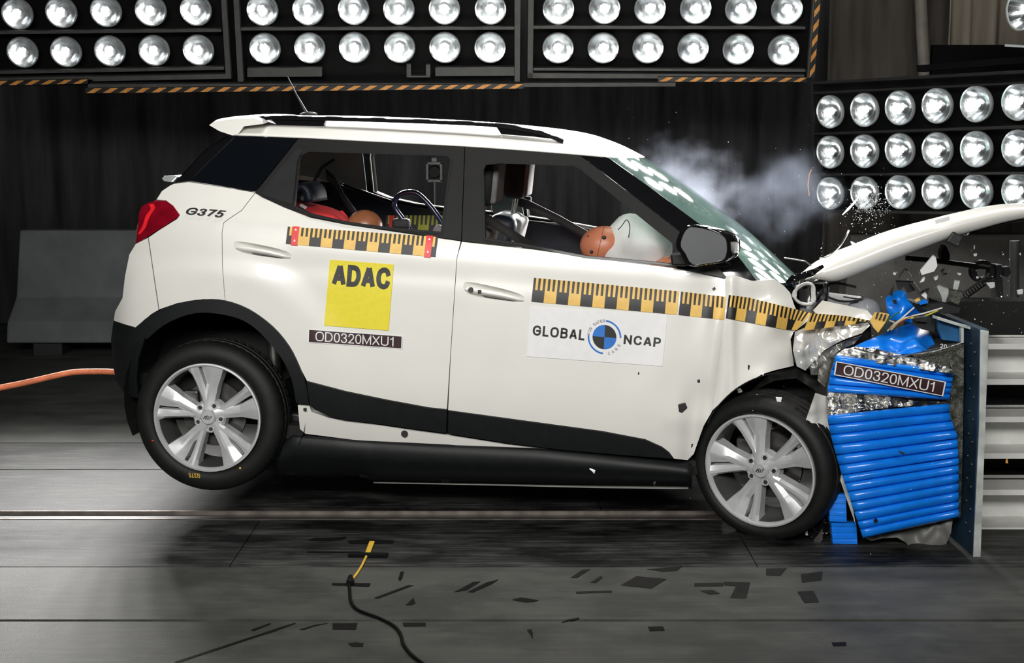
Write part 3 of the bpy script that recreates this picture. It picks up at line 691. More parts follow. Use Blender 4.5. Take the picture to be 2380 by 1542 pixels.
# ---- body across the car: hatch, roof, spoiler, windscreen
def across(name, prof, mat, parent, v0=None, bulge=0.05, n=14, thick=0.0, pw=2.5):
    """surface across the car from a side profile of pixels; bulge pushes the middle along -u"""
    rows = []
    for (x, y) in prof:
        a = SP(x, y, 0.004); r = []
        for k in range(n+1):
            t = k/n; v = lerp(a.y, CW-a.y, t); g = 1-abs(2*t-1)**pw
            r.append((a.x-bulge*g, v, a.z))
        rows.append(r)
    return MB().grid(rows).build(name, mat, parent, smooth=True, angle=60, thick=thick)
across('rear_window', [(530, 316), (480, 345), (430, 398), (404, 427)], m_dglass, car, bulge=0.06)
across('hatch', [(404, 427), (376, 444), (362, 466), (330, 480), (318, 530), (316, 567), (300, 592), (290, 642), (284, 693), (267, 724), (264, 746)], m_white, car, bulge=0.09)
across('rear_bumper_cladding', [(264, 746), (258, 790), (260, 840), (270, 885), (285, 908), (309, 925)], m_clad, car, bulge=0.07)
wl = MB(); a = SP(400, 420, 0.1)
wl.tube([(a.x+0.02, 0.6, a.z), (a.x-0.03, 0.5, a.z+0.012), (a.x-0.035, 0.36, a.z+0.01)], [0.012, 0.010, 0.004], 8)
MB().prism([SP(x, y, 0.05) for x, y in ((375, 415), (382, 409), (408, 408), (412, 412), (400, 424), (380, 421))], (0, 0.25, 0)).build('rear_wiper', m_ring, car, bevel=0.004)
# roof
Eg = [(545, 314), (695, 320), (870, 329), (1080, 340), (1250, 352), (1350, 360), (1378, 362), (1401, 364)]
Tp = [(655, 271), (785, 271), (940, 275), (1130, 285), (1290, 300), (1375, 315), (1440, 337), (1498, 366)]
Eg2, Tp2 = spl(Eg, 5), spl(Tp, 5)
HV = CW/2
rows = []
for e, t in zip(Eg2, Tp2):
    a = SP(*e); c = L(*t, HV); r = []
    for k in range(15):
        s = (k/14)**1.5; g = 1-(1-s)**3.2
        r.append(Vector((lerp(a.x, c.x, s), lerp(a.y, HV, s), lerp(a.z, c.z, g))))
    r += [Vector((p.x, CW-p.y, p.z)) for p in r[-2::-1]]
    rows.append(r)
ROOF = rows
MB().grid(rows).build('roof', m_white, car, smooth=True, angle=60, thick=0.006)
MB().grid([[Vector((p.x, p.y, p.z-0.03)) for p in r[5:-5]] for r in rows]).build('headliner', m_ltgrey, car, smooth=True)
def roofpt(i, vv):
    r = ROOF[i]
    for k in range(len(r)-1):
        if r[k].y <= vv <= r[k+1].y: return r[k].lerp(r[k+1], (vv-r[k].y)/(r[k+1].y-r[k].y))
    return r[0]
# roof rails
for side in (0, 1):
    pts = []
    rail_px = spl([(581, 275), (620, 270), (700, 270), (1000, 279), (1150, 287), (1225, 298), (1270, 309), (1309, 325)], 5)
    b = MB(); rr = []
    for i, (x, y) in enumerate(rail_px):
        p = L(x, y+4, 0.33); h = 0.010; w2 = 0.016
        rr.append([Vector((p.x, p.y-w2, p.z-h)), Vector((p.x, p.y-w2*0.8, p.z+h*0.6)), Vector((p.x, p.y, p.z+h)), Vector((p.x, p.y+w2, p.z+h*0.5)), Vector((p.x, p.y+w2, p.z-h))])
    if side: rr = [[Vector((q.x, CW-q.y, q.z)) for q in r][::-1] for r in rr]
    o = b.grid(rr, closed=True).build('roof_rail', m_gloss, car, smooth=True, angle=50)
    for P in ([(581, 276), (760, 272), (752, 292), (612, 290)], [(1150, 290), (1225, 301), (1309, 326), (1240, 318), (1165, 312)]):
        q3 = [L(x, y, 0.325) for x, y in P]
        if side: q3 = [Vector((q.x, CW-q.y, q.z)) for q in q3]
        MB().prism(q3, (0, 0.03*(1-2*side), 0)).build('rail_foot', m_gloss, o)
# antenna
MB().tube([L(714, 264, HV), L(690, 222, HV), L(668, 178, HV)], [0.006, 0.004, 0.0025], 8).build('antenna', m_black, car, smooth=True)
MB().sphere(L(718, 266, HV), (0.045, 0.02, 0.012), 12, 6).build('antenna_base', m_black, car, smooth=True)
# spoiler
sp_px = [(486, 291), (497, 283), (520, 279), (552, 276), (590, 274), (605, 280), (613, 288), (590, 291), (566, 294), (559, 305), (551, 314), (540, 315), (510, 305)]
ring0 = [SP(x, y, 0.0) for x, y in sp_px]; vm = min(p.y for p in ring0)
rows = []
for k in range(17):
    t = k/16; g = 1-abs(2*t-1)**3
    rows.append([Vector((p.x-0.05*g*sst(0.35, 0.0, p.x)*1.0, lerp(p.y, CW-p.y, t), p.z+0.025*g)) for p in ring0])
sb = MB().grid(rows, closed=True); nn = len(ring0)
sb.f.append(tuple(range(nn))); sb.m.append(0); sb.f.append(tuple(16*nn+i for i in range(nn))[::-1]); sb.m.append(0)
sb.build('roof_spoiler', m_white, car, smooth=True, angle=35)
# A-pillar and windscreen
Npx = [(1401, 364), (1412, 369), (1506, 436), (1619, 520), (1700, 581), (1757, 655)]
Cpx = [(1499, 367), (1510, 373), (1584, 423), (1661, 479), (1739, 537), (1850, 640)]
sheet('a_pillar', [(1349, 360), (1400, 364)]+[(x+3, y-2) for x, y in Npx[1:]]+[(1692, 648), (1640, 590), (1577, 536)], SPo(0.004), m_gloss, car, gap=0.3, thick=0.02, mirror=True)
rows = []
Nsm, Csm = spl(Npx[:1]+Npx[2:], 10), spl(Cpx[:1]+Cpx[2:], 10)
for i in range(49):
    a = SP(*poly_at(Nsm, i/48)[:2], 0.004); c = L(*poly_at(Csm, i/48)[:2], HV); r = []
    for k in range(25):
        s = k/24; g = 1-(1-s)**2.2
        r.append(Vector((lerp(a.x, c.x, g), lerp(a.y, HV, s), lerp(a.z, c.z, g))))
    r += [Vector((p.x, CW-p.y, p.z)) for p in r[-2::-1]]
    rows.append(r)
WS = rows
MB().grid(rows).build('windscreen', MAT['green_windscreen'], car, smooth=True, angle=80)
# cowl under the windscreen
cw = MB().grid([[p for p in WS[-1][8:-8]], [Vector((p.x+0.06, p.y, p.z-0.03)) for p in WS[-1][8:-8]], [Vector((p.x+0.08, p.y, p.z-0.25)) for p in WS[-1][8:-8]]]); cw.build('cowl', m_gloss, car, smooth=True)
# firewall and dashboard
db = MB(); r = WS[-1]
d0 = [(Vector((p.x-0.02, lerp(p.y, HV, 0.04), p.z-0.02))) for p in r]; d1 = [Vector((p.x-0.42, p.y, p.z-0.02)) for p in d0]; d2 = [Vector((p.x-0.48, p.y, p.z-0.12)) for p in d0]; d3 = [Vector((p.x-0.40, p.y, p.z-0.5)) for p in d0]; d4 = [Vector((p.x+0.02, p.y, p.z-0.6)) for p in d0]
db.grid([d0, d1, d2, d3, d4]).build('dashboard', m_seat, car, smooth=True)
# floor pan, wheel housings
pts = [(0.2, 0.42), (2.15, 0.30), (2.15, 0.24), (0.2, 0.36)]
MB().prism([(u, 0.1, w) for u, w in pts], (0, CW-0.2, 0)).build('floor_pan', m_dark, car)
MB().prism([(u, 0.16, w) for u, w in [(-0.40, 0.62), (0.3, 0.60), (0.3, 0.40), (-0.25, 0.42)]], (0, CW-0.32, 0)).build('rear_underbody', m_dark, car)
def housing(cu, cw_, R, v0, v1, a0, a1):
    b = MB(); r1 = []; r2 = []; 
    for k in range(25):
        a = lerp(a0, a1, k/24); r1.append((cu+R*math.cos(a), v0, cw_+R*math.sin(a))); r2.append((cu+R*math.cos(a), v1, cw_+R*math.sin(a)))
    b.grid([r1, r2]); b.add(r2, [tuple(range(25))]); return b
housing(0.02, 0.52, 0.415, 0.05, 0.42, -0.15*PI, 1.13*PI).build('wheel_housing', m_dark, car)
housing(0.02, 0.52, 0.415, CW-0.05, CW-0.42, -0.15*PI, 1.13*PI).build('wheel_housing', m_dark, car)
housing(2.36, 0.32, 0.44, 0.10, 0.45, 0.25*PI, 1.05*PI).build('wheel_housing', m_dark, car)
# suspension pieces behind the rear wheel
MB().tube([(0.22, 0.30, 0.50), (0.20, 0.34, 0.86)], 0.03, 12).build('damper', m_brake, car, smooth=True)
MB().tube([(0.02, 0.2, 0.456), (0.02, CW-0.2, 0.456)], 0.035, 12).build('rear_axle', m_brake, car, smooth=True)
MB().bar((0.02, 0.25, 0.456), (0.42, 0.22, 0.40), 0.05, 0.06).build('trailing_arm', m_brake, car, bevel=0.01)

# ---- door handles
def handle(par, q, lock):
    # q: TL..BL px of the recess
    ctr = qmap(q, 0.5, 0.5)
    O_ = hole('f' if lock else 'r'); cxy = (sum(p[0] for p in O_)/len(O_), sum(p[1] for p in O_)/len(O_))
    O2 = [Vector(p).lerp(Vector(cxy), -0.03) for p in O_]
    rr = [[SP(*(Vector(p).lerp(Vector(cxy), f)), o) for p in O2] for f, o in ((0, 0.001), (0.05, 0.004), (0.15, 0.012), (0.35, 0.022), (0.7, 0.028), (0.98, 0.030))]
    rec = MB().grid(rr, closed=True).build('handle_recess', m_white, par, smooth=True, angle=80)
    up = [qmap(q, s, t) for s, t in ((.02, .42), (.12, .30), (.3, .30), (.6, .38), (.85, .58), (.97, .80))]
    lo = [qmap(q, s, t) for s, t in ((.02, .62), (.12, .78), (.3, .80), (.6, .86), (.85, .95), (.97, .92))]
    rr = []
    for i in range(21):
        a = poly_at(up, i/20); c = poly_at(lo, i/20); o = -0.034*math.sin(PI*min(1, max(0.02, i/20)))**0.45
        rr.append([SP(*a.lerp(c, j/6), -0.002+o*math.sin(PI*j/6)**0.6) for j in range(7)])
    h = MB().grid(rr).build('door_handle', m_white, par, smooth=True, angle=80)
    sheet('handle_shade_strip', [tuple(qmap(q, s, t)) for s, t in ((.28, .84), (.6, .90), (.86, .97), (.82, 1.0), (.6, 0.98), (.36, .94))], SPo(-0.003), m_seal, h, step=6, thick=0.002)  # dark strip painting in the shade under the grip
    if lock:
        p = SP(*qmap(q, 0.11, 0.55), -0.028); MB().lathe([(0, -0.003), (0.009, -0.003), (0.011, 0.0), (0.012, 0.01)], 16, o=p).build('lock_cylinder', m_brake, h, smooth=True)
        p = SP(*qmap(q, 0.255, 0.58), -0.034); MB().box(p, (0.014, 0.006, 0.016)).build('keyless_button', m_black, h)
handle(rd, HQ['r'], False)
handle(fd, HQ['f'], True)

# ---- printed stickers
def ruler(name, q, proj, par, nblk, first_black=True, red=None, s0=0.0):
    R = []
    for i in range(nblk):
        a, c = i/nblk, (i+1)/nblk; blk = (i % 2 == 0) == first_black
        R.append((a, c, 0.5, 1.0, 0 if blk else 1))
        for j in range(5):
            k = (j % 2 == 0) == blk
            R.append((lerp(a, c, j/5), lerp(a, c, (j+1)/5), 0.0, 0.5, 0 if k else 1))
    for a, c in (red or []): R.append((a, c, -0.02, 1.03, 2))
    return stripmap(q, R, proj, name, [m_print_k, m_print_y, m_print_r], par)
ruler('scale_tape', [(669, 527), (1018, 551), (1012, 598), (664, 567)], SPo(-0.005), rd, 13, True)
for s in (0.055, 0.945):
    qq = [(669, 526), (1018, 550), (1012, 599), (664, 568)]
    o = stripmap([tuple(qmap(qq, s-0.022, -0.02)), tuple(qmap(qq, s+0.022, -0.02)), tuple(qmap(qq, s+0.022, 1.03)), tuple(qmap(qq, s-0.022, 1.03))], [(0, 1, 0, 1, 0)], SPo(-0.0065), 'red_marker_tape', [m_print_r], rd)
    for t in (0.15, 0.75):
        c = qmap(qq, s, t); MB().add([SP(c.x-3, c.y+2.5, -0.0075), SP(c.x, c.y-3, -0.0075), SP(c.x+3, c.y+2.5, -0.0075)], [(0, 1, 2)]).build('red_marker_print', m_print_w, o)
ruler('scale_tape', [(1241, 646), (1578, 677.5), (1573.5, 732), (1235, 701.5)], SPo(-0.005, dent), fd, 12, True)
ruler('scale_tape', [(1583, 678), (1687, 690.5), (1683, 744), (1577, 732.5)], SPo(-0.005, dent), fd, 4, True)
def fpl(o): return lambda x, y: SP(x, y, o, crush)
ruler('scale_tape', [(1694, 686), (1740, 692), (1731, 748), (1687, 740)], fpl(-0.006), fe, 2, True)
ruler('scale_tape', [(1740, 692), (1836, 716), (1827, 767), (1731, 748)], fpl(-0.006), fe, 4, True)
ruler('scale_tape', [(1836, 716), (1884, 728), (1852, 768), (1827, 767)], fpl(-0.007), fe, 2, True)
# ADAC sign, number strips
qA = [(767, 604), (915, 615), (903, 769), (753, 757)]
stripmap(qA, [(0, 1, 0, 1, 0)], SPo(-0.005), 'sponsor_sign', [m_adac], rd)
lettering('sponsor_lettering', 'ADAC', [tuple(qmap(qA, s, t)) for s, t in ((.06, .055), (.965, .055), (.965, .385), (.06, .385))], SPo(-0.0075), m_print_k, rd, th=0.235, gap=0.05)
def numplate(q, proj, par, o=0.0015):
    pr = stripmap(q, [(0, 1, 0, 1, 0)], lambda x, y: proj(x, y, -0.005), 'number_sign', [m_print_w], par)
    stripmap([tuple(qmap(q, s, t)) for s, t in ((.012, .06), (.988, .06), (.988, .94), (.012, .94))], [(0, 1, 0, 1, 0)], lambda x, y: proj(x, y, -0.0062), 'number_field', [m_print_m], pr)
    lettering('number_lettering', 'OD0320MXU1', [tuple(qmap(q, s, t)) for s, t in ((.08, .14), (.91, .14), (.91, .84), (.08, .84))], lambda x, y: proj(x, y, -0.0080), m_print_w, pr, th=0.105, gap=0.11)
numplate([(716, 765), (936, 781), (935, 812), (715, 797)], SP, rd)
lettering('test_number', 'G375', [(429, 481), (527, 490), (523, 507), (428, 498)], SPo(-0.006), m_print_k, qp, th=0.17, shear=0.30, gap=0.10)
# GLOBAL NCAP sign
qN = [(1233, 712), (1551, 733), (1540, 852), (1224, 829)]
gn = stripmap(qN, [(0, 1, 0, 1, 0)], SPo(-0.0045, dent), 'organisation_sign', [m_print_w], fd)
c4 = lambda x, y: (1220+x/4.76, 630+y/4.76)
PN = SPo(-0.0070, dent)
lettering('organisation_lettering', 'GLOBAL', [c4(*p) for p in ((92, 600), (668, 655), (655, 770), (82, 712))], PN, m_print_k, gn, th=0.185, gap=0.17)
lettering('organisation_lettering', 'NCAP', [c4(*p) for p in ((1100, 706), (1508, 742), (1497, 846), (1090, 808))], PN, m_print_k, gn, th=0.185, gap=0.17)
def rp(r, a, rot=-5.0):  # roundel point, a in degrees, ccw from right in the sticker's own axes
    a = math.radians(a); x = r*math.cos(a); y = -r*math.sin(a)
    k = math.radians(-rot)
    return c4(880 + x*1.0 - y*0.06, 733 + y*1.02 + x*0.09)
def wedge(a0, a1, r0, r1, mat, nm):
    b = MB(); n = 14
    for i in range(n):
        a, c = lerp(a0, a1, i/n), lerp(a0, a1, (i+1)/n)
        b.add([PN(*rp(r0, a)), PN(*rp(r1, a)), PN(*rp(r1, c)), PN(*rp(r0, c))], [(0, 1, 2, 3)])
    return b.build(nm, mat, gn)
for a, m in ((0, m_print_k), (90, m_print_b), (180, m_print_k), (270, m_print_b)): wedge(a, a+90, 0.5, 132, m, 'roundel_quadrant')
wedge(2, 88, 168, 186, m_print_b, 'roundel_arc'); wedge(178, 268, 168, 186, m_print_b, 'roundel_arc')
def arc_text(s, a0, a1, r, size, flip):
    for i, ch in enumerate(s):
        if ch == ' ': continue
        a = lerp(a0, a1, (i+0.5)/len(s)); h = size*0.5; wd = size*0.36 if ch != 'I' else size*.1
        da = math.degrees(wd/r)
        if not flip: q = [rp(r+h, a+da), rp(r+h, a-da), rp(r-h, a-da), rp(r-h, a+da)]
        else: q = [rp(r-h, a-da), rp(r-h, a+da), rp(r+h, a+da), rp(r+h, a-da)]
        lettering('roundel_lettering', ch, q, PN, m_print_k, gn, th=0.09)
arc_text('FOR SAFER', 177, 90, 174, 31, False); arc_text('CARS', 282, 342, 182, 33, True)
# fragments stuck on the door
for q in ([(1655, 671), (1661, 667), (1664, 672), (1658, 676)],):
    sheet('paint_chip', q, SPo(-0.004, dent), m_black, fd, step=8, thick=0.002)
sheet('repair_marker', [(1712, 905), (1722, 903), (1726, 912), (1716, 914)], SPo(-0.005, crush), m_alu, fe, step=5, thick=0.004)
# crease line of the front arch
# ---- wing mirror
mr = MB(); mo = [(1595, 526), (1622, 524), (1661, 533), (1690, 547), (1698, 565), (1697, 592), (1686, 608), (1650, 615), (1604, 619), (1586, 592), (1574, 572), (1580, 545)]
mo = spl(mo, 3, True); v0 = -0.14
cx = sum(p[0] for p in mo)/len(mo); cy = sum(p[1] for p in mo)/len(mo)
rows = []
for k, (sc_, du) in enumerate(((1.0, 0.0), (1.0, 0.025), (0.96, 0.06), (0.82, 0.10), (0.5, 0.13), (0.1, 0.14))):
    rows.append([L(lerp(cx, x, sc_), lerp(cy, y, sc_), v0) + Vector((du*0.6, du*0.9, 0)) for x, y in mo])
mr.grid(rows, closed=True); mh = mr.build('wing_mirror', m_gloss, fd, smooth=True, angle=60)
rimr = [[L(lerp(cx, x, s_), lerp(cy, y, s_), v0) + Vector((d_, d_, 0)) for x, y in mo] for s_, d_ in ((1.0, 0.0), (0.97, -0.008), (0.93, -0.008), (0.90, 0.006))]
MB().grid(rimr, closed=True).build('mirror_rim', m_gloss, mh, smooth=True, angle=60)
mg = [L(lerp(cx, x, .91), lerp(cy, y, .91), v0) + Vector((0.004, 0.004, 0)) for x, y in mo]
MB().add(mg, [tuple(range(len(mg)))]).build('mirror_glass', M('mirror_glass', (0.11, 0.115, 0.12), 0.3, metal=0.0, namt=0.1, nscale=5), mh)
MB().tube([L(1692, 562, v0+0.03), L(1699, 566, v0+0.03), L(1697, 574, v0+0.03)], 0.006, 8).build('turn_signal', m_print_y, mh)
MB().prism([L(x, y, -0.06) for x, y in ((1556, 590), (1590, 590), (1606, 612), (1596, 620), (1560, 619))], (0.02, 0.12, 0)).build('mirror_arm', m_frame, mh, bevel=0.01)
# small cowl bits at the base of the windscreen
# ================================================================ wheels
def tyre_mesh(flat=None, sq=1.0):
    prof = [(0.236, 0.030), (0.242, 0.010), (0.256, 0.000), (0.276, -0.004), (0.298, 0.000), (0.316, 0.010), (0.327, 0.022), (0.3315, 0.036), (0.333, 0.052), (0.333, 0.060), (0.325, 0.062), (0.325, 0.068), (0.334, 0.070),
            (0.335, 0.098), (0.326, 0.100), (0.326, 0.106), (0.335, 0.108), (0.334, 0.136), (0.325, 0.138), (0.325, 0.144), (0.333, 0.146), (0.331, 0.170), (0.322, 0.190), (0.300, 0.206), (0.270, 0.206), (0.238, 0.180)]
    b = MB(); n = 216; rows = []
    for k in range(n):
        a = 2*PI*k/n; r_ = []
        for j, (r, y) in enumerate(prof):
            if k % 4 == 0 and j in (7, 8, 9): r -= 0.003
            if k % 4 == 0 and 20 <= j <= 21: r -= 0.004
            r = 0.238+(r-0.238)*sq
            x, z = r*math.cos(a), r*math.sin(a)
            if flat is not None and z < flat: y += -0.012 if y < 0.1 else 0.012; z = flat + (z-flat)*0.12
            r_.append((x, y, z))
        rows.append(r_)
    rows.append(rows[0]); b.grid(rows)
    return b
def make_wheel(loc, rot, parent, flat=None, phase=0.0, far=False, sq=1.0):
    w = empty('wheel', loc, 0, parent); w.rotation_euler = rot
    tyre_mesh(flat, sq).build('tyre', m_tyre, w, smooth=True, angle=50)
    MB().lathe([(0.236, 0.030), (0.2405, 0.004), (0.2395, -0.003), (0.233, -0.004), (0.227, 0.004), (0.223, 0.016)], 72).build('rim', m_alloy, w, smooth=True, angle=35)
    MB().lathe([(0.223, 0.016), (0.216, 0.05), (0.212, 0.17), (0.238, 0.185)], 72).build('rim_barrel', m_barrel, w, smooth=True, angle=35)
    for k in range(5):
        for wide in (1, 0):
            a = math.radians((81 if wide else 106)+72*k) + phase
            e = Vector((math.cos(a), 0, math.sin(a))); t = Vector((-math.sin(a), 0, math.cos(a)))
            if wide: secs = [(0.030, .018, .018, 0, .018, .016), (0.075, .023, .023, .0, .021, .030), (0.145, .027, .025, .002, .020, .034), (0.180, .042, .033, .010, .010, .026), (0.2285, .060, .042, .012, .004, .010)]
            else: secs = [(0.045, .013, .013, 0, .022, .020), (0.085, .015, .015, 0, .024, .036), (0.165, .017, .018, .002, .018, .034), (0.200, .019, .021, .003, .010, .026), (0.2285, .026, .026, .003, .006, .012)]
            rows = []
            lean = 0.010 if wide else -0.010
            for r, hl, hr, off, yt, ye in secs:
                c = e*r + t*(lean*(1-(r/0.23)))
                yb = 0.075 if r > 0.06 else 0.06
                rows.append([c+t*(hl+.004)+Vector((0, yb, 0)), c+t*hl+Vector((0, ye, 0)), c+t*(off+.006)+Vector((0, yt, 0)), c+t*(off-.006)+Vector((0, yt, 0)), c-t*hr+Vector((0, ye, 0)), c-t*(hr+.004)+Vector((0, yb, 0))])
            MB().grid(rows).build('spoke', m_alloy, w, smooth=True, angle=20)
    MB().lathe([(0.0, 0.012), (0.030, 0.012), (0.034, 0.016), (0.036, 0.022), (0.066, 0.026), (0.074, 0.036), (0.078, 0.075)], 40).build('hub', m_alloy, w, smooth=True, angle=30)
    cap = MB().lathe([(0.0, 0.007), (0.028, 0.008), (0.032, 0.012), (0.033, 0.02)], 32).build('centre_cap', m_alloy, w, smooth=True, angle=40)
    if not far:
        b = MB()
        for P in ([(-.020, -.004), (-.012, .006), (.002, .010), (-.004, .006), (-.012, .0), (-.018, -.006)], [(-.012, -.008), (-.001, .008), (.002, .008), (-.007, -.008)], [(-.003, -.008), (.006, .006), (.009, .006), (.001, -.008)],
                  [(.006, -.009), (.014, -.002), (.020, .006), (.016, .008), (.012, -.001), (.003, -.008)]):
            b.prism([(x, 0.0055, z) for x, z in P], (0, 0.004, 0))
        b.build('maker_emblem', m_black, cap).rotation_euler = (0, -phase, 0)
    for k in range(5):
        a = math.radians(62+72*k)+phase; c = (0.0545*math.cos(a), 0, 0.0545*math.sin(a))
        s = MB().lathe([(0.0, 0.020), (0.0085, 0.020), (0.0095, 0.024), (0.0095, 0.034)], 6, o=c).build('lug_nut', m_brake, w)
        MB().lathe([(0.0105, 0.0215), (0.0150, 0.0215), (0.0150, 0.036), (0.0105, 0.036)], 16, o=c, close=True).build('nut_seat', m_alloy, s, smooth=True, angle=40)
    MB().lathe([(0.06, 0.10), (0.145, 0.10), (0.145, 0.118), (0.06, 0.118)], 40, close=True).build('brake_disc', m_brake, w, smooth=True, angle=40)
    MB().box((-0.10, 0.10, 0.05), (0.07, 0.05, 0.11)).build('brake_caliper', m_brake, w, bevel=0.01)
    return w
rh = L(481, 972, 0.0)
wr = make_wheel(rh, (0, 0, 0.0), car)
make_wheel((rh.x, CW-rh.y, rh.z), (0, 0, PI), car, far=True)
fh = L(1764, 1096, -0.03)
wf = make_wheel(fh, (0.10, 0, -0.46), car, flat=-0.296, phase=math.radians(11), sq=0.74); wf.scale = (1.01, 1.01, 1.01)
make_wheel((fh.x+0.1, CW-0.02, 0.334), (0, 0, PI), car, far=True)
lettering('chalk_number', 'G375', [(466, 1112), (440, 1110), (438, 1100), (464, 1101)], lambda x, y: L(x, y, -0.0065)-rh, m_yellow, wr, th=0.16)
MB().sphere(L(355, 1025, -0.004)-rh, (0.006, 0.002, 0.004), 8, 6).build('chalk_dot', m_print_r, wr)
MB().sphere(L(558, 1089, -0.004)-rh, (0.005, 0.002, 0.005), 8, 6).build('chalk_dot', m_yellow, wr)

# ================================================================ cabin
for nm, P in (('door_trim', r_door), ('door_trim', f_door)):
    sheet(nm, inset(P, 2), SPo(0.07), m_navy, car, step=30, thick=0.01, mirror=True)
sheet('pillar_trim', [(540, 332), (694, 326), (688, 376), (676, 474), (602, 447), (452, 420)], SPo(0.085), m_trim, car, step=20, thick=0.01, mirror=True)
sheet('pillar_trim', [(1052, 365), (1118, 366), (1122, 552), (1032, 542)], SPo(0.075), m_trim, car, step=20, thick=0.01, mirror=True)
def farring(hole, w):
    h2 = inset(hole, w)
    P = hole; vs = []
    n = len(P); b = MB()
    for i in range(n):
        a0, a1, c1, c0 = P[i], P[(i+1) % n], h2[(i+1) % n], h2[i]
        q = [SP(*p, 0.05) for p in (a0[:2], a1[:2], tuple(c1)[:2], tuple(c0)[:2])]
        b.prism([Vector((p.x, CW-p.y, p.z)) for p in q], (0, 0.012, 0))
    return b.build('door_aperture_flange', m_white, car)
farring(rf_hole, 3); farring(ff_hole, 3)
def cushion(name, c, d, mat, parent, rot=(0, 0, 0), sub=2):
    b = MB().box((0, 0, 0), d); o = b.build(name, mat, parent, smooth=True, weld=True)
    md = o.modifiers.new('bevel', 'BEVEL'); md.width = min(d)*0.32; md.segments = 4
    o.location = c; o.rotation_euler = rot; return o
def seat(v, hp, tilt, cu):
    s = empty('front_seat', (0, 0, 0), 0, car)
    h = L(*hp, v)
    cushion('headrest', h, (0.11, 0.27, 0.20), m_seat, s, (0, tilt, 0))
    cushion('headrest_face', h+Vector((0.045, 0, -0.0)), (0.05, 0.24, 0.18), m_ltgrey, s, (0, tilt, 0))
    for dv in (-0.06, 0.06): MB().tube([h+Vector((-0.0, dv, -0.05)), h+Vector((-0.03, dv, -0.22))], 0.006, 8).build('headrest_post', m_alu, s, smooth=True)
    bk = h+Vector((-0.10, 0, -0.42))
    cushion('backrest', bk, (0.14, 0.46, 0.50), m_navy, s, (0, tilt+0.15, 0))
    cushion('backrest_face', bk+Vector((0.055, 0, 0)), (0.07, 0.34, 0.46), m_ltgrey, s, (0, tilt+0.15, 0))
    cushion('seat_cushion', bk+Vector((0.22, 0, -0.30)), (0.52, 0.48, 0.14), m_seat, s)
seat(0.47, (1128, 425), 0.10, 0); seat(1.28, (1203, 414), 0.10, 0)
for v in (0.55, 1.25):
    rb = empty('rear_seat', (0, 0, 0), 0, car); h = L(717 if v < 1 else 770, 458 if v < 1 else 500, v)
    b = MB(); rows = []
    for k in range(13 if v < 1 else 0):
        a = PI*k/12; rows.append([h+Vector((0.055*math.cos(a)-0.02*abs(math.cos(a)), dv, 0.07*math.sin(a)-0.02)) for dv in (-0.13, -0.12, 0.12, 0.13)])
    if rows: b.grid(rows).build('headrest', m_navy, rb, smooth=True, angle=60, thick=0.04)
    cushion('backrest', h+Vector((-0.06, 0, -0.38)), (0.16, 0.56, 0.54), m_seat, rb, (0, -0.3, 0))
    cushion('seat_cushion', h+Vector((0.25, 0, -0.62)), (0.5, 0.56, 0.16), m_seat, rb)
# seat belts
def belt(pts, w=0.024, nm='seat_belt'):
    b = MB(); rows = []
    for p in pts: rows.append([p+Vector((0, 0, w)), p+Vector((0.004, 0.0, -w))])
    return b.grid(rows).build(nm, M('belt_web', (0.035, 0.034, 0.033), 0.6, namt=0.1, nscale=60), car, smooth=True, thick=0.003)
belt([L(1100, 480, 0.16), L(1128, 508, 0.22), L(1180, 540, 0.30), L(1245, 580, 0.36)])
belt([L(1202, 468, 1.50), L(1230, 477, 1.48), L(1300, 512, 1.38), L(1372, 552, 1.25), L(1420, 600, 1.2)])
cushion('belt_anchor', L(1222, 468, 1.52), (0.06, 0.03, 0.05), m_seat, car)
belt([L(757, 405, 1.50), L(778, 422, 1.48), L(800, 465, 1.40), L(840, 520, 1.30)], w=0.03)
MB().tube([L(777, 370, 1.5), L(748, 390, 1.5), L(728, 425, 1.5), L(724, 445, 1.5)], 0.008, 6).build('grab_cable', m_black, car, smooth=True)
# steering wheel and column (hidden behind the airbag)
cst = L(1520, 600, 0.46)
b = MB(); b.tube([cst+Vector((0.06*math.sin(a)*0.5, 0.18*math.cos(a), 0.18*math.sin(a)*0.9)) for a in [2*PI*i/28 for i in range(29)]], 0.014, 8); b.tube([cst, cst+Vector((0.3, 0, -0.12))], 0.03, 8)
b.build('steering_wheel', m_seat, car, smooth=True)
# far-side scale tape inside the cabin
mk2 = M('print_lime', (0.38, 0.42, 0.02), 0.5, namt=0.1, nscale=30)
R = []
for i in range(6):
    blk = i % 2 == 0; R.append((i/6, (i+1)/6, 0.5, 1, 0 if blk else 1))
    for j in range(5): R.append((i/6+j/30, i/6+(j+1)/30, 0, 0.5, 0 if (j % 2 == 0) == blk else 1))
vt = CW-0.20
stripmap([(897, 501), (1050, 501), (1045, 548), (895, 540)], R, lambda x, y: L(x, y, vt), 'scale_tape', [m_print_k, mk2], car)
stripmap([(905, 501), (917, 501), (915, 541), (903, 541)], [(0, 1, 0, 1, 0)], lambda x, y: L(x, y, vt-0.003), 'red_marker_tape', [m_print_r], car)
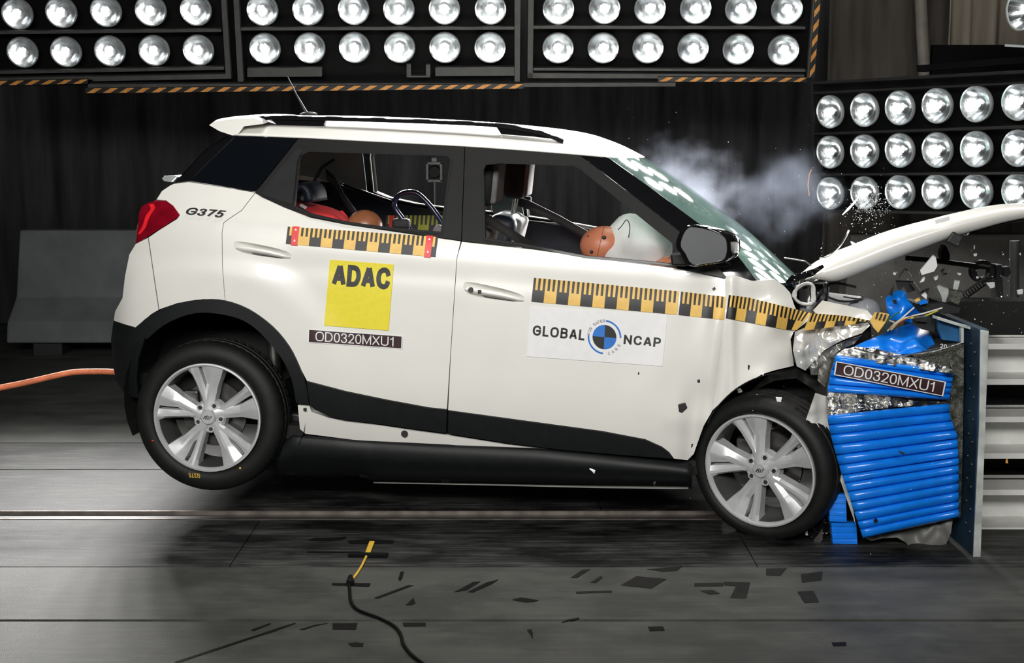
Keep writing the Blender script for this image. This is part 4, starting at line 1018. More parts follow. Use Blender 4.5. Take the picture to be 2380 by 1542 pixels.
# air bag
b = MB(); rows = []; c = L(1486, 578, 0.44)
for j in range(25):
    bb = PI*j/24; r_ = []
    for k in range(36):
        a = 2*PI*k/36; d = Vector((math.sin(bb)*math.cos(a), math.sin(bb)*math.sin(a), math.cos(bb)))
        n = 1 + 0.16*noise.noise(d*1.7+Vector((5, 1, 2))) + 0.025*noise.noise(d*9) + 0.02*math.sin(14*(d.x-d.z*0.6))*sst(0.1, 0.7, d.x)
        r_.append(c+Vector((d.x*0.185, d.y*0.22, d.z*(0.150 if d.x < 0 else 0.150*(1-0.12*d.x))))*n)
    rows.append(r_)
b.grid(rows, closed=True).build('airbag', M('airbag_cloth', (0.62, 0.61, 0.60), 0.9, namt=0.04, nscale=20, bump=0.12, bscale=300), car, smooth=True, weld=True, angle=80)
cb_ = MB().tube([L(x, y, 0.225) for x, y in spl([(1436, 535), (1446, 524), (1455, 512), (1461, 516), (1464, 532), (1461, 552)], 5)], 0.002, 6).build('airbag_tether', m_black, car)

# ---- bonnet, thrown up
Ht = spl([(1900, 632), (1914, 618), (1947, 591), (2006, 567), (2084, 536), (2200, 505), (2278, 487), (2345, 476), (2420, 474)], 4)
Hb = spl([(1888, 645), (1905, 649), (1940, 652), (1985, 638), (2084, 598), (2200, 554), (2278, 531), (2345, 513), (2420, 500)], 4)
rows = []
for (tx, ty), (bx, by) in zip(Ht, Hb):
    t0 = L(tx, ty+7, 0.16); b0 = L(bx, by, 0.15); mid = L(lerp(tx, bx, .5), lerp(ty, by, .5), 0.12)
    r = [b0+Vector((0, 0.03, 0.0)), b0, b0.lerp(mid, .6)+Vector((0, -0.008, 0)), mid, mid.lerp(t0, .55)+Vector((0, 0.0, 0.006)), t0, t0+Vector((0, 0.05, 0.010)), t0+Vector((0, 0.12, 0.006)), t0+Vector((0, 0.3, -0.015)), t0+Vector((0, 0.52, -0.045)), t0+Vector((0, 0.9, -0.10)), t0+Vector((0, 1.3, -0.17)), t0+Vector((0, 1.42, -0.21))]
    rows.append(r)
hood = MB().grid(rows).build('bonnet', m_white, car, smooth=True, angle=80, thick=0.006)
hi = [[Vector((p.x, p.y+ (0.05 if p.y < HV else -0.05), p.z-0.035)) for p in r[2:-2]] for r in rows]
MB().grid(hi).build('bonnet_liner', m_dark, hood, smooth=True)
MB().box(L(2218, 556, 0.14), (0.05, 0.05, 0.05), Matrix.Rotation(0.5, 3, 'Y')).build('latch_fragment', m_black, hood, bevel=0.006)
sheet('bonnet_sticker', [(2173, 512), (2206, 503), (2208, 512), (2175, 521)], lambda x, y: L(x, y, 0.10), m_print_w, hood, step=10, thick=0.001)

# ---- torn metal of the front end
def crumple(name, P, v, mat, amp, fs, parent=car, step=7, thick=0.004, slope=None, seed=0.0):
    def pr(x, y):
        n = noise.noise(Vector((x*fs, y*fs, seed)))*amp + 0.4*amp*abs(noise.noise(Vector((x*fs*2.3, y*fs*2.3, seed+4))))
        return L(x, y, v + n + (slope(x, y) if slope else 0))
    return sheet(name, P, pr, mat, parent, step=step, thick=thick)
crumple('torn_fender_flap', [(1912, 699), (1890, 722), (1900, 733), (1960, 742), (2012, 750), (2031, 739), (2016, 722), (1965, 710)], 0.02, m_white, 0.02, 0.02, seed=2)
crumple('crushed_fender_sheet', [(1848, 772), (1882, 757), (1930, 737), (1985, 740), (2015, 748), (2022, 757), (2003, 775), (1960, 790), (1915, 815), (1893, 838), (1872, 862), (1852, 852), (1843, 815)], -0.03, M('bright_crushed_paint', (0.72, 0.72, 0.70), 0.18, metal=0.35, coat=1, namt=0.1, nscale=20), 0.09, 0.017, step=6, seed=1)
crumple('crushed_fender_edge', [(1880, 845), (1915, 818), (1960, 795), (2003, 780), (1985, 800), (1950, 815), (1930, 835), (1925, 858), (1912, 872), (1885, 872)], 0.03, M('grey_crushed_metal', (0.30, 0.30, 0.29), 0.35, metal=0.6, namt=0.4, nscale=22, bump=0.4, bscale=40), 0.06, 0.03, step=5, seed=5)
fpl2 = lambda o: (lambda x, y: L(x, y, -0.075 + o + 0.02*math.sin(x*0.1)))
ruler('scale_tape', [(1884, 728), (1968, 735), (1962, 757), (1868, 769)], lambda x, y: L(x, y, -0.085 + 0.01*math.sin(x*.12)), car, 4, False)
ruler('scale_tape', [(1968, 735), (2020, 745), (2014, 751), (1962, 757)], lambda x, y: L(x, y, -0.085 + 0.01*math.sin(x*.12)), car, 2, False)
t1 = crumple('torn_tape_end', [(2033, 727), (2050, 727), (2067, 731), (2058, 750), (2041, 774), (2030, 762), (2022, 747)], -0.09, m_print_y, 0.01, 0.02, seed=3)
for q in ([(2039, 727), (2043, 727), (2038, 741), (2034, 741)], [(2048, 729), (2052, 730), (2046, 744), (2042, 744)], [(2057, 731), (2061, 731), (2056, 746), (2051, 745)]):
    MB().prism([L(x, y, -0.102) for x, y in q], (0, 0.002, 0)).build('tape_tick', m_print_k, t1)
# bumper cover bent behind the barrier
crumple('torn_bumper_cover', [(1895, 914), (1921, 922), (1924, 980), (1938, 1050), (1962, 1110), (1984, 1190), (1988, 1218), (1964, 1150), (1941, 1080), (1914, 1061), (1893, 1026), (1871, 983)], -0.13, m_white, 0.03, 0.02, seed=8, slope=lambda x, y: 0.06*sst(1880, 1925, x))
crumple('torn_bumper_grille', [(1914, 1064), (1940, 1082), (1962, 1150), (1925, 1150), (1924, 1100)], 0.12, m_clad, 0.04, 0.03, seed=9)
crumple('torn_lower_trim', [(1868, 1222), (1900, 1226), (1935, 1190), (1945, 1215), (1920, 1245), (1905, 1265), (1880, 1245)], 0.02, m_gloss, 0.05, 0.04, seed=10)
MB().prism([L(x, y, 0.0) for x, y in ((1871, 1220), (1875, 1221), (1878, 1245), (1872, 1245))], (0, 0.01, 0)).build('torn_clip', m_white, car)
MB().prism([L(x, y, -0.02) for x, y in ((1890, 1258), (1912, 1230), (1912, 1255), (1902, 1266))], (0, 0.01, 0)).build('torn_clip', m_brake, car)
crumple('arch_liner', [(1790, 868), (1846, 853), (1868, 866), (1900, 880), (1922, 910), (1905, 920), (1890, 905), (1850, 880), (1800, 885), (1760, 905), (1740, 915)], 0.10, m_dark, 0.08, 0.02, seed=12)
crumple('honeycomb_shred', [(1905, 850), (1945, 830), (1928, 870), (1922, 905), (1900, 885)], 0.03, M('honeycomb_grey', (0.20, 0.19, 0.17), 0.5, metal=0.5, namt=0.4, nscale=120), 0.03, 0.04, seed=13)
# arch crease and lamp strut
b = MB().tube([SP(x, y, -0.004, crush) for x, y in spl([(1645, 985), (1660, 955), (1700, 913), (1740, 887), (1780, 872), (1812, 867)], 4)], 0.0025, 6); b.build('arch_crease', m_gap, fe)
ringp = spl([(1846, 690), (1852, 672), (1872, 660), (1888, 663), (1890, 680), (1890, 702), (1878, 708), (1858, 704)], 4, True)
b = MB().tube([L(x, y, 0.20) for x, y in ringp+[ringp[0]]], 0.012, 8, flat=0.6); b.build('strut_tower_ring', M('primer_grey_white', (0.6, 0.6, 0.58), 0.4, namt=0.1, nscale=20), car, smooth=True)
crumple('cowl_fragment', [(1826, 655), (1840, 640), (1870, 632), (1892, 625), (1912, 615), (1916, 622), (1890, 642), (1862, 650), (1850, 660), (1836, 672)], 0.1, m_gloss, 0.06, 0.03, seed=15)
MB().tube([L(x, y, 0.2) for x, y in ((1823, 600), (1850, 604), (1872, 608), (1885, 618))], 0.008, 8, flat=.5).build('wiper_arm', m_alu, car, smooth=True)
MB().tube([L(x, y, 0.25) for x, y in spl([(1905, 600), (1925, 597), (1950, 575), (1966, 550), (1973, 535)], 4)], 0.004, 6).build('loose_hose', m_alu, car, smooth=True)
MB().tube([L(x, y, 0.3) for x, y in ((1958, 500), (1972, 486), (1985, 472), (1996, 458))], [0.004, 0.012, 0.008, 0.003], 8, flat=.4).build('flung_trim_strip', m_alu, car, smooth=True)
# engine bay
eb = MB()
for c, d in (((2.55, 0.9, 0.72), (0.5, 1.1, 0.35)), ((2.45, 0.45, 0.80), (0.25, 0.3, 0.2)), ((2.75, 0.6, 0.78), (0.2, 0.3, 0.22)), ((2.6, 1.2, 0.9), (0.3, 0.3, 0.14)), ((2.45, 0.8, 0.9), (0.18, 0.5, 0.1))):
    eb.box(c, d, Matrix.Rotation(rnd.uniform(-.3, .3), 3, 'Z') @ Matrix.Rotation(rnd.uniform(-.2, .2), 3, 'Y'))
eb.build('engine', m_dark, car, bevel=0.02)
rv = MB().sphere(L(2008, 725, 0.35), (0.075, 0.06, 0.062), 20, 12).build('coolant_tank', M('milky_plastic', (0.30, 0.31, 0.33), 0.4, namt=0.2, nscale=20), car, smooth=True)
for pts, r in (([(1890, 700), (1930, 660), (1990, 668)], 0.006), ([(1900, 680), (1950, 700), (1995, 700)], 0.005), ([(1895, 720), (1915, 690), (1920, 660)], 0.012), ([(1960, 690), (2000, 696), (2005, 690)], 0.003)):
    MB().tube([L(x, y, 0.3) for x, y in spl(pts, 4)], r, 6).build('engine_bay_hose', m_black, car, smooth=True)

# ================================================================ crash test dummies
m_skin = M('dummy_vinyl', (0.50, 0.17, 0.09), 0.42, namt=0.10, nscale=14)
m_skin2 = M('child_dummy_vinyl', (0.30, 0.11, 0.05), 0.35, namt=0.15, nscale=14)
m_redc = M('red_shirt', (0.80, 0.05, 0.055), 0.85, namt=0.08, nscale=12, bump=0.15, bscale=120)
def to_world(p): return Vector((OX + p.x*UX + p.y*VX, OY + p.x*UY + p.y*VY, p.z))
def skin_body(name, joints, bones, mat, parent):
    me = bpy.data.meshes.new(name); keys = list(joints)
    me.from_pydata([tuple(joints[k][0]) for k in keys], [(keys.index(a), keys.index(b)) for a, b in bones], [])
    o = link(name, me, mat, parent); md = o.modifiers.new('skin', 'SKIN')
    for i, k in enumerate(keys):
        r = joints[k][1]; me.skin_vertices[0].data[i].radius = (r, r) if not isinstance(r, tuple) else r
    me.skin_vertices[0].data[0].use_root = True
    md.use_smooth_shade = True
    s = o.modifiers.new('sub', 'SUBSURF'); s.levels = 2; s.render_levels = 2
    return o
V3 = Vector
hd = L(1405, 571, 0.36)
dm = empty('crash_test_dummy', to_world(V3((hd.x-0.55, 0.44, 0.4))), -YAW)
tag(dm, 'adult crash-test dummy in the driver seat, tan head sunk into the airbag', 'dummy')
o0 = V3((hd.x-0.55, 0.44, 0.4))
hnd = L(1546, 606, 0.20)
J = {'pelvis': (V3((hd.x-0.50, 0.46, 0.66)), 0.15), 'waist': (V3((hd.x-0.38, 0.46, 0.80)), 0.13), 'chest': (V3((hd.x-0.20, 0.45, 0.95)), 0.14), 'neck': (V3((hd.x-0.08, 0.40, 1.03)), 0.06), 'nape': (V3((hd.x-0.02, 0.37, 1.09)), 0.055),
     'shl': (V3((hd.x-0.18, 0.27, 0.96)), 0.065), 'ell': (V3((hd.x-0.02, 0.22, 0.80)), 0.048), 'wrl': (hnd+V3((-0.06, 0.03, -0.05)), 0.032), 'pal': (hnd+V3((-0.01, 0.02, -0.012)), 0.034),
     'shr': (V3((hd.x-0.18, 0.63, 0.96)), 0.065), 'elr': (V3((hd.x, 0.70, 0.80)), 0.048), 'wrr': (hnd+V3((-0.06, 0.34, -0.05)), 0.032), 'par': (hnd+V3((0, 0.33, -0.01)), 0.034),
     'kn1': (V3((hd.x-0.02, 0.34, 0.66)), 0.075), 'an1': (V3((hd.x+0.30, 0.34, 0.42)), 0.05), 'ft1': (V3((hd.x+0.42, 0.34, 0.40)), 0.04),
     'kn2': (V3((hd.x-0.02, 0.58, 0.66)), 0.075), 'an2': (V3((hd.x+0.30, 0.58, 0.42)), 0.05), 'ft2': (V3((hd.x+0.42, 0.58, 0.40)), 0.04)}
B = [('pelvis', 'waist'), ('waist', 'chest'), ('chest', 'neck'), ('neck', 'nape'), ('chest', 'shl'), ('shl', 'ell'), ('ell', 'wrl'), ('wrl', 'pal'), ('chest', 'shr'), ('shr', 'elr'), ('elr', 'wrr'), ('wrr', 'par'),
     ('pelvis', 'kn1'), ('kn1', 'an1'), ('an1', 'ft1'), ('pelvis', 'kn2'), ('kn2', 'an2'), ('an2', 'ft2')]
for s, pal in (('l', 'pal'), ('r', 'par')):
    c = J[pal][0]
    for i, (dv, ln) in enumerate(((-0.024, .040), (-0.008, .045), (0.008, .043), (0.024, .034))):
        J[s+'f%da' % i] = (c+V3((0.028, dv, 0.012)), 0.009); J[s+'f%db' % i] = (c+V3((0.028+ln*0.7, dv, 0.002)), 0.0085); J[s+'f%dc' % i] = (c+V3((0.028+ln*0.6, dv, -0.026)), 0.0075)
        B += [(pal, s+'f%da' % i), (s+'f%da' % i, s+'f%db' % i), (s+'f%db' % i, s+'f%dc' % i)]
    J[s+'t0'] = (c+V3((0.0, 0.034, 0.012)), 0.010); J[s+'t1'] = (c+V3((0.03, 0.045, 0.020)), 0.009); B += [(pal, s+'t0'), (s+'t0', s+'t1')]
J = {k: (p-o0, r) for k, (p, r) in J.items()}
skin_body('body', J, B, m_skin, dm)
# head, face turned down into the airbag
b = MB(); rows = []
for j in range(25):
    bb = PI*j/24; r_ = []
    for k in range(32):
        a = 2*PI*k/32; d = V3((math.cos(bb), math.sin(bb)*math.cos(a), math.sin(bb)*math.sin(a)))   # x: crown (-) to chin (+)
        rx, ry, rz = 0.108, 0.080, 0.086
        p = V3((-d.x*rx, d.y*ry, d.z*rz))
        if p.x > 0: p.y *= 1-0.25*(p.x/rx)**2; p.z *= 1-0.10*(p.x/rx)**2
        if p.z < -0.02: # face: brow, nose, mouth on the underside
            p.z -= 0.018*math.exp(-((p.x-0.015)/0.018)**2-(p.y/0.014)**2); p.z += 0.010*math.exp(-((p.x+0.012)/0.014)**2-((abs(p.y)-0.03)/0.014)**2); p.z += 0.005*math.exp(-((p.x-0.05)/0.006)**2-(p.y/0.025)**2)
        r_.append(p+(hd-o0))
    rows.append(r_)
head = b.grid(rows, closed=True).build('head', m_skin, dm, smooth=True, weld=True, angle=80)
seam = []
for k in range(33):
    a = 2*PI*k/32; x = -0.018 + 0.018*math.sin(a); s = math.sqrt(max(0, 1-(x/0.108)**2))*1.004
    seam.append((hd-o0)+V3((x, 0.080*s*math.cos(a), 0.086*s*math.sin(a))))
MB().tube(seam, 0.0012, 6, cap=False).build('skull_seam', M('seam_brown', (0.16, 0.05, 0.03), 0.6, namt=0.1, nscale=20), head)
for px, py in ((1404, 553), (1375, 586), (1366, 550)):
    q = L(px, py, hd.y-0.076); q = V3((q.x, 0, q.z)); dx, dz = (q.x-hd.x)/0.108, (q.z-hd.z)/0.086
    y = -0.080*math.sqrt(max(0.05, 1-dx*dx-dz*dz))
    c = (hd-o0)+V3((q.x-hd.x, y, q.z-hd.z))
    rr = 0.0095 if px == 1404 else (0.008 if px == 1375 else 0.004)
    sph = MB().sphere(c, (rr, 0.006, rr), 14, 8).build('bolt_hole', m_black, head, smooth=True)
MB().tube([L(1318, 582, 0.36)-o0, L(1352, 569, 0.36)-o0], 0.0016, 6).build('sensor_wire', m_alu, dm)
# child dummy
cd0 = L(740, 560, 0.52)
ch = empty('child_dummy', to_world(cd0), -YAW); tag(ch, 'child crash-test dummy slumped in the rear seat in a red shirt', 'dummy')
J = {'hip': (L(700, 620, 0.52), 0.11), 'back': (L(710, 515, 0.52), 0.118), 'chest': (L(762, 512, 0.50), 0.116), 'neck': (L(808, 530, 0.48), 0.075), 'sh1': (L(765, 525, 0.42), 0.06), 'el1': (L(850, 600, 0.38), 0.04), 'ha1': (L(900, 640, 0.40), 0.03),
     'sh2': (L(765, 518, 0.62), 0.06), 'el2': (L(850, 590, 0.66), 0.04), 'kn1': (L(860, 660, 0.46), 0.06), 'fo1': (L(900, 760, 0.46), 0.04), 'kn2': (L(860, 655, 0.60), 0.06), 'fo2': (L(900, 755, 0.60), 0.04)}
B = [('hip', 'back'), ('back', 'chest'), ('chest', 'neck'), ('chest', 'sh1'), ('sh1', 'el1'), ('el1', 'ha1'), ('chest', 'sh2'), ('sh2', 'el2'), ('hip', 'kn1'), ('kn1', 'fo1'), ('hip', 'kn2'), ('kn2', 'fo2')]
J = {k: (p-cd0, r) for k, (p, r) in J.items()}
skin_body('body', J, B, m_redc, ch)
hc_ = L(848, 527, 0.46)-cd0
MB().sphere(hc_, (0.082, 0.070, 0.076), 24, 16).build('head', m_skin2, ch, smooth=True)
MB().box(L(705, 480, 0.43)-cd0, (0.03, 0.02, 0.012), Matrix.Rotation(0.5, 3, 'Y')).build('shirt_badge', m_print_w, ch)
# child seat hoop on the far rear seat
cs0 = L(980, 560, 1.20)
cs = empty('infant_carrier', to_world(cs0), -YAW); tag(cs, 'dark blue child seat with an arched tube handle on the far rear seat', 'child seat')
hp = spl([(962, 548), (950, 530), (935, 508), (919, 485), (918, 466), (932, 452), (952, 447), (972, 452), (996, 475), (1014, 498), (1035, 530), (1050, 560)], 4)
MB().tube([L(x, y, 1.20)-cs0 for x, y in hp], 0.014, 10).build('hoop', M('blue_black_tube', (0.01, 0.02, 0.06), 0.2, coat=1, namt=0.1, nscale=10), cs, smooth=True)
cushion('hoop_clamp', L(933, 520, 1.18)-cs0, (0.09, 0.06, 0.05), m_seat, cs)
cushion('shell', L(990, 620, 1.2)-cs0, (0.45, 0.42, 0.16), m_seat, cs)
cushion('side_wing', L(1026, 540, 1.15)-cs0, (0.08, 0.06, 0.06), m_ltgrey, cs, (0, 0.5, 0))
# ================================================================ deformable barrier
m_blue = M('barrier_blue', (0.005, 0.21, 0.86), 0.30, coat=0.4, namt=0.12, nscale=16, bump=0.1, bscale=30)
m_foil = M('crumpled_foil', (0.55, 0.55, 0.53), 0.22, metal=1, namt=0.5, nscale=16, bump=0.9, bscale=45, stretch=(1, 1, 3))
m_honey = M('honeycomb_core', (0.10, 0.10, 0.085), 0.5, metal=0.6, namt=0.5, nscale=90, bump=0.5, bscale=160)
m_plate = M('plate_blue_worn', (0.010, 0.035, 0.065), 0.5, namt=0.6, nscale=6, bump=0.2, bscale=40)
m_platew = M('plate_edge_worn', (0.50, 0.53, 0.51), 0.6, namt=0.45, nscale=9, bump=0.2, bscale=40)
m_beam = M('beam_grey', (0.80, 0.80, 0.77), 0.55, namt=0.12, nscale=8)
BY = 5.40
ba = empty('deformable_barrier', (1.6, BY, 0)); tag(ba, 'crushed blue ribbed honeycomb barrier block with a maroon number sign', 'barrier')
bo = Vector((1.6, BY, 0))
def BP(px, py, o=0.0):
    w = 0.02*math.sin(px*0.021)+0.012*math.sin(py*0.03+px*0.01)
    return atY(px, py, BY + w + o) - bo
le1 = [(1943, 826), (1930, 870), (1922, 912)]; re1 = [(2216, 864), (2212, 895), (2206, 930)]
le2 = [(1924, 966), (1926, 990), (1936, 1032), (1955, 1099), (1982, 1180), (2006, 1252)]; re2 = [(2206, 938), (2208, 970), (2225, 1013), (2228, 1071), (2228, 1203)]
def slats(le, re, n, seed):
    r2 = random.Random(seed)
    cuts = [0.0]
    for i in range(n): cuts.append(cuts[-1]+r2.uniform(0.85, 1.15))
    cuts = [c/cuts[-1] for c in cuts]
    for i in range(n):
        rows = []
        for k in range(15):
            s = k/14; r_ = []
            for j in range(7):
                t = j/6; tt = lerp(cuts[i], cuts[i+1], 0.02+0.96*t)
                a = poly_at(le, tt); c = poly_at(re, tt); p = a.lerp(c, s)
                bul = -0.016*math.sin(PI*t)**0.7*(0.5+0.5*math.sin(PI*min(1, s*3)/2)) - 0.004*noise.noise(Vector((s*5, i*2.1, seed)))
                bend = 0.02*noise.noise(Vector((s*2.2, tt*3, seed+7)))
                r_.append(BP(p.x, p.y, bul+bend))
            rows.append(r_)
        MB().grid(rows).build('slat', m_blue, ba, smooth=True, angle=80, thick=0.004)
slats(le1, re1, 5, 3); slats(le2, re2, 13, 5)
def bcr(name, P, o, mat, amp, fs, seed, step=8, thick=0.003, slope=None):
    def pr(x, y):
        return BP(x, y, o + amp*noise.noise(Vector((x*fs, y*fs, seed))) + 0.5*amp*noise.noise(Vector((x*fs*2.6, y*fs*2.6, seed+2))) + (slope(x, y) if slope else 0))
    return sheet(name, P, pr, mat, ba, step=step, thick=thick)
bcr('foil_tear', [(1922, 908), (1990, 912), (2060, 922), (2140, 934), (2206, 934), (2140, 942), (2050, 950), (1990, 958), (1924, 970)], 0.03, m_foil, 0.06, 0.05, 1, 6)
bcr('foil_top_edge', [(1944, 824), (1962, 812), (1990, 806), (2040, 812), (2100, 826), (2180, 846), (2217, 860), (2216, 870), (2160, 862), (2050, 846), (1944, 832)], 0.01, m_foil, 0.05, 0.05, 2, 6, slope=lambda x, y: 0.002*(835-y))
bcr('foil_side', [(2206, 840), (2240, 800), (2240, 900), (2236, 1100), (2232, 1205), (2226, 1205), (2226, 1015), (2207, 970), (2205, 930), (2214, 866)], 0.05, m_honey, 0.03, 0.05, 3, 8)
# blue face sheet folded over the top
bcr('top_sheet', [(1981, 809), (2000, 799), (2060, 773), (2117, 751), (2140, 758), (2159, 768), (2168, 790), (2177, 811), (2120, 822), (2063, 826), (2020, 815)], 0.10, m_blue, 0.10, 0.012, 4, 7, slope=lambda x, y: 0.0035*(825-y))
bcr('top_sheet', [(2058, 694), (2072, 682), (2092, 674), (2106, 680), (2110, 698), (2138, 728), (2142, 750), (2120, 752), (2092, 745), (2069, 744), (2062, 720)], 0.32, m_blue, 0.10, 0.015, 6, 7)
for P in ([(2074, 698), (2083, 698), (2085, 708), (2078, 706)], [(2066, 684), (2078, 662), (2074, 690)]):
    MB().prism([BP(x, y, 0.22) for x, y in P], (0, 0.004, 0)).build('tear_flap', m_black, ba)
MB().tube([BP(x, y, 0.0) for x, y in spl([(1985, 810), (2063, 828), (2120, 824), (2180, 815), (2238, 797)], 5)], 0.005, 8, flat=.6).build('sheet_edge', m_alu, ba, smooth=True)
# honeycomb core behind the slats
core = [(1950, 840), (2214, 872), (2204, 935), (2222, 1015), (2226, 1200), (2008, 1246), (1985, 1180), (1938, 1030), (1928, 930)]
MB().prism([atY(x, y, BY+0.06)-bo for x, y in core], (0.0, 0.82, 0)).build('honeycomb_core', m_honey, ba)
cr = [(2120, 826), (2240, 800), (2238, 880), (2216, 866), (2140, 846)]
MB().prism([atY(x, y, BY+0.09)-bo for x, y in cr], (0.0, 0.6, 0)).build('honeycomb_core', m_honey, ba)
# lower torn pieces
bcr('bottom_flap', [(2008, 1250), (2100, 1235), (2200, 1210), (2215, 1206), (2210, 1240), (2198, 1268), (2180, 1275), (2160, 1292), (2140, 1297), (2125, 1285), (2105, 1262), (2085, 1250), (2050, 1252), (2025, 1258)], 0.07, M('flap_grey', (0.16, 0.16, 0.15), 0.5, namt=0.2, nscale=12), 0.05, 0.02, 8, 8)
for q, n in (([(1928, 1150), (1966, 1150), (1968, 1215), (1928, 1213)], 9), ([(1932, 1217), (1990, 1217), (1994, 1280), (1937, 1280)], 9)):
    pc = empty('blue_offcut', (0, 0, 0), 0, ba)
    for i in range(n):
        a, c = i/n, (i+0.92)/n
        P = [qmap(q, 0, a), qmap(q, 1, a), qmap(q, 1, c), qmap(q, 0, c)]
        MB().prism([BP(p.x, p.y, 0.10+0.004*(i % 2)) for p in P], (0, 0.03, 0)).build('slat', m_blue, pc)
    MB().prism([BP(p[0], p[1], 0.125) for p in q], (0, 0.05, 0)).build('offcut_core', m_honey, pc)
# number sign
numplate([(1943, 840), (2199, 888), (2192, 922), (1938, 872)], lambda x, y, o: BP(x, y, -0.034+o*0.8), ba)
MB().prism([BP(x, y, -0.03) for x, y in ((2030, 1210), (2036, 1204), (2041, 1211), (2035, 1217))], (0, 0.002, 0)).build('sticker', m_black, ba)
# wires
for i, (pts, col) in enumerate((([(2062, 770), (2090, 745), (2120, 735), (2150, 728), (2190, 716)], (0.6, 0.58, 0.54)), ([(2070, 768), (2100, 742), (2140, 738), (2180, 722)], (0.6, 0.5, 0.05)), ([(2066, 765), (2094, 748), (2118, 735)], (0.4, 0.02, 0.02)),
                                ([(2060, 768), (2062, 750), (2075, 735), (2090, 726)], (0.02, 0.12, 0.06)), ([(2074, 760), (2110, 728), (2125, 715)], (0.65, 0.63, 0.6)), ([(2066, 745), (2080, 752), (2072, 765)], (0.6, 0.58, 0.56)))):
    w = MB().tube([atY(x, y, BY+0.16) for x, y in spl(pts, 5)], 0.0035, 6).build('loose_wire', M('wire_%d' % i, col, 0.4, namt=0.1, nscale=30), smooth=True)
    tag(w, ['white cable torn out above the blue top sheet, longest one', 'yellow wire torn out above the blue top sheet', 'red wire torn out above the blue top sheet', 'dark green wire looping beside the torn tape end', 'short straight white wire pointing up above the blue sheet', 'short curled white wire beside the torn tape end'][i], 'wire')
# mounting plate
bp = empty('mounting_plate', (1.86, 5.32, 0)); tag(bp, 'upright worn blue steel plate carrying the crushed barrier block', 'steel plate')
po_ = Vector((1.86, 5.32, 0))
PF = 5.33
edge = [(2279, 767), (2298, 770), (2290, 990), (2279, 1297), (2262, 1295), (2276, 990)]
MB().prism([atY(x, y, PF)-po_ for x, y in edge], (0, 0.006, 0)).build('plate_edge', m_platew, bp)
x0 = atY(2279, 767, PF); x1 = atY(2262, 1295, PF)
Pq = [Vector((x0.x, PF+0.006, x0.z)), Vector((x0.x+0.035, PF+0.006, x0.z+0.0)), Vector((x1.x+0.03, PF+0.006, 0.0)), Vector((x1.x, PF+0.006, 0.0))]
MB().prism([p-po_ for p in Pq], (0, 1.05, 0)).build('plate_body', m_plate, bp)
# angle piece on top of the plate
ap = [(2178, 737), (2240, 756), (2278, 766), (2278, 772), (2240, 762), (2178, 743)]
MB().prism([atY(x, y, BY+0.05)-po_ for x, y in ap], (0.0, 0.06, 0.0)).build('top_angle', m_platew, bp)
MB().prism([atY(x, y, BY+0.10)-po_ for x, y in ((2180, 742), (2239, 762), (2239, 796), (2190, 790), (2180, 765))], (0, 0.02, 0)).build('angle_web', M('angle_blue', (0.015, 0.09, 0.22), 0.4, namt=0.5, nscale=10), bp)
MB().prism([atY(x, y, BY+0.06)-po_ for x, y in ((2233, 758), (2240, 760), (2240, 797), (2234, 797))], (0, 0.02, 0)).build('angle_lip', m_platew, bp)
lettering('chalk_writing', '20', [(2186, 799), (2201, 801), (2200, 811), (2185, 809)], lambda x, y: atY(x, y, BY+0.085)-po_, m_print_w, bp)
for i in range(9):
    for xx in (2254, 2268):
        p = atY(xx-2-i*1.2, 800+i*52+(20 if xx == 2268 else 0), PF+0.10 if xx == 2254 else PF+0.05)
        MB().lathe([(0, -0.003), (0.006, -0.003), (0.007, 0.002)], 8).build('bolt_hole', m_black, bp).location = Vector((x0.x-0.002 + (x1.x-x0.x)*i/9, p.y, p.z))-po_
for o in [o for o in bp.children if o.name.startswith('bolt_hole')]: o.rotation_euler = (0, 0, -PI/2)
# steel beams behind the plate
for i, (y0, y1, lab) in enumerate(((797, 892, 'topmost grey steel beam behind the mounting plate'), (966, 1063, 'middle grey steel beam behind the mounting plate'), (1135, 1235, 'lowest grey steel beam behind the mounting plate, near the floor'))):
    a = atY(2300, y0, 5.75); c = atY(2300, y1, 5.75); be = empty('steel_beam', (2.9, 5.75, 0)); tag(be, lab, 'steel beam', 'grey beams behind the barrier')
    h = a.z-c.z
    MB().box((0, 0.16, (a.z+c.z)/2), (2.0, 0.02, h)).build('web', m_beam, be)
    for z in (a.z-0.012, c.z+0.012): MB().box((0, 0.10, z), (2.0, 0.26, 0.024)).build('flange', m_beam, be)
    MB().box((-0.9, 0.24, (a.z+c.z)/2), (0.1, 0.12, h)).build('bracket', m_black, be)
bk = MB().box((2.95, 6.16, 0.47), (2.1, 0.16, 0.94)).build('backing_slab', m_gap); tag(bk, 'thin dark slab added behind the grey steel beams to blacken the gaps', 'block')  # backing added so the spaces between the beams stay black
# dark rig behind the barrier
rg = empty('measuring_rig', (2.42, 6.6, 0)); tag(rg, 'black measuring rig with a round disc and spring behind the steel plate', 'rig'); ro = Vector((2.42, 6.6, 0))
RG = lambda x, y, Y=6.6: atY(x, y, Y)-ro
MB().prism([RG(x, y) for x, y in ((2316, 616), (2330, 616), (2332, 700), (2322, 735), (2316, 700))], (0, 0.08, 0)).build('post', m_black, rg)
MB().tube([RG(2105, 600), RG(2170, 606), RG(2240, 615), (RG(2300, 622))], 0.012, 8).build('boom', m_black, rg, smooth=True)
MB().lathe([(0.03, 0), (0.055, 0), (0.055, 0.05), (0.03, 0.05)], 24, o=RG(2285, 632), close=True).build('disc', m_black, rg, smooth=True, angle=40)
MB().prism([RG(x, y) for x, y in spl([(2190, 580), (2196, 570), (2204, 582), (2208, 600), (2200, 612), (2190, 604), (2187, 590)], 2, True)], (0, 0.05, 0)).build('weight', m_black, rg)
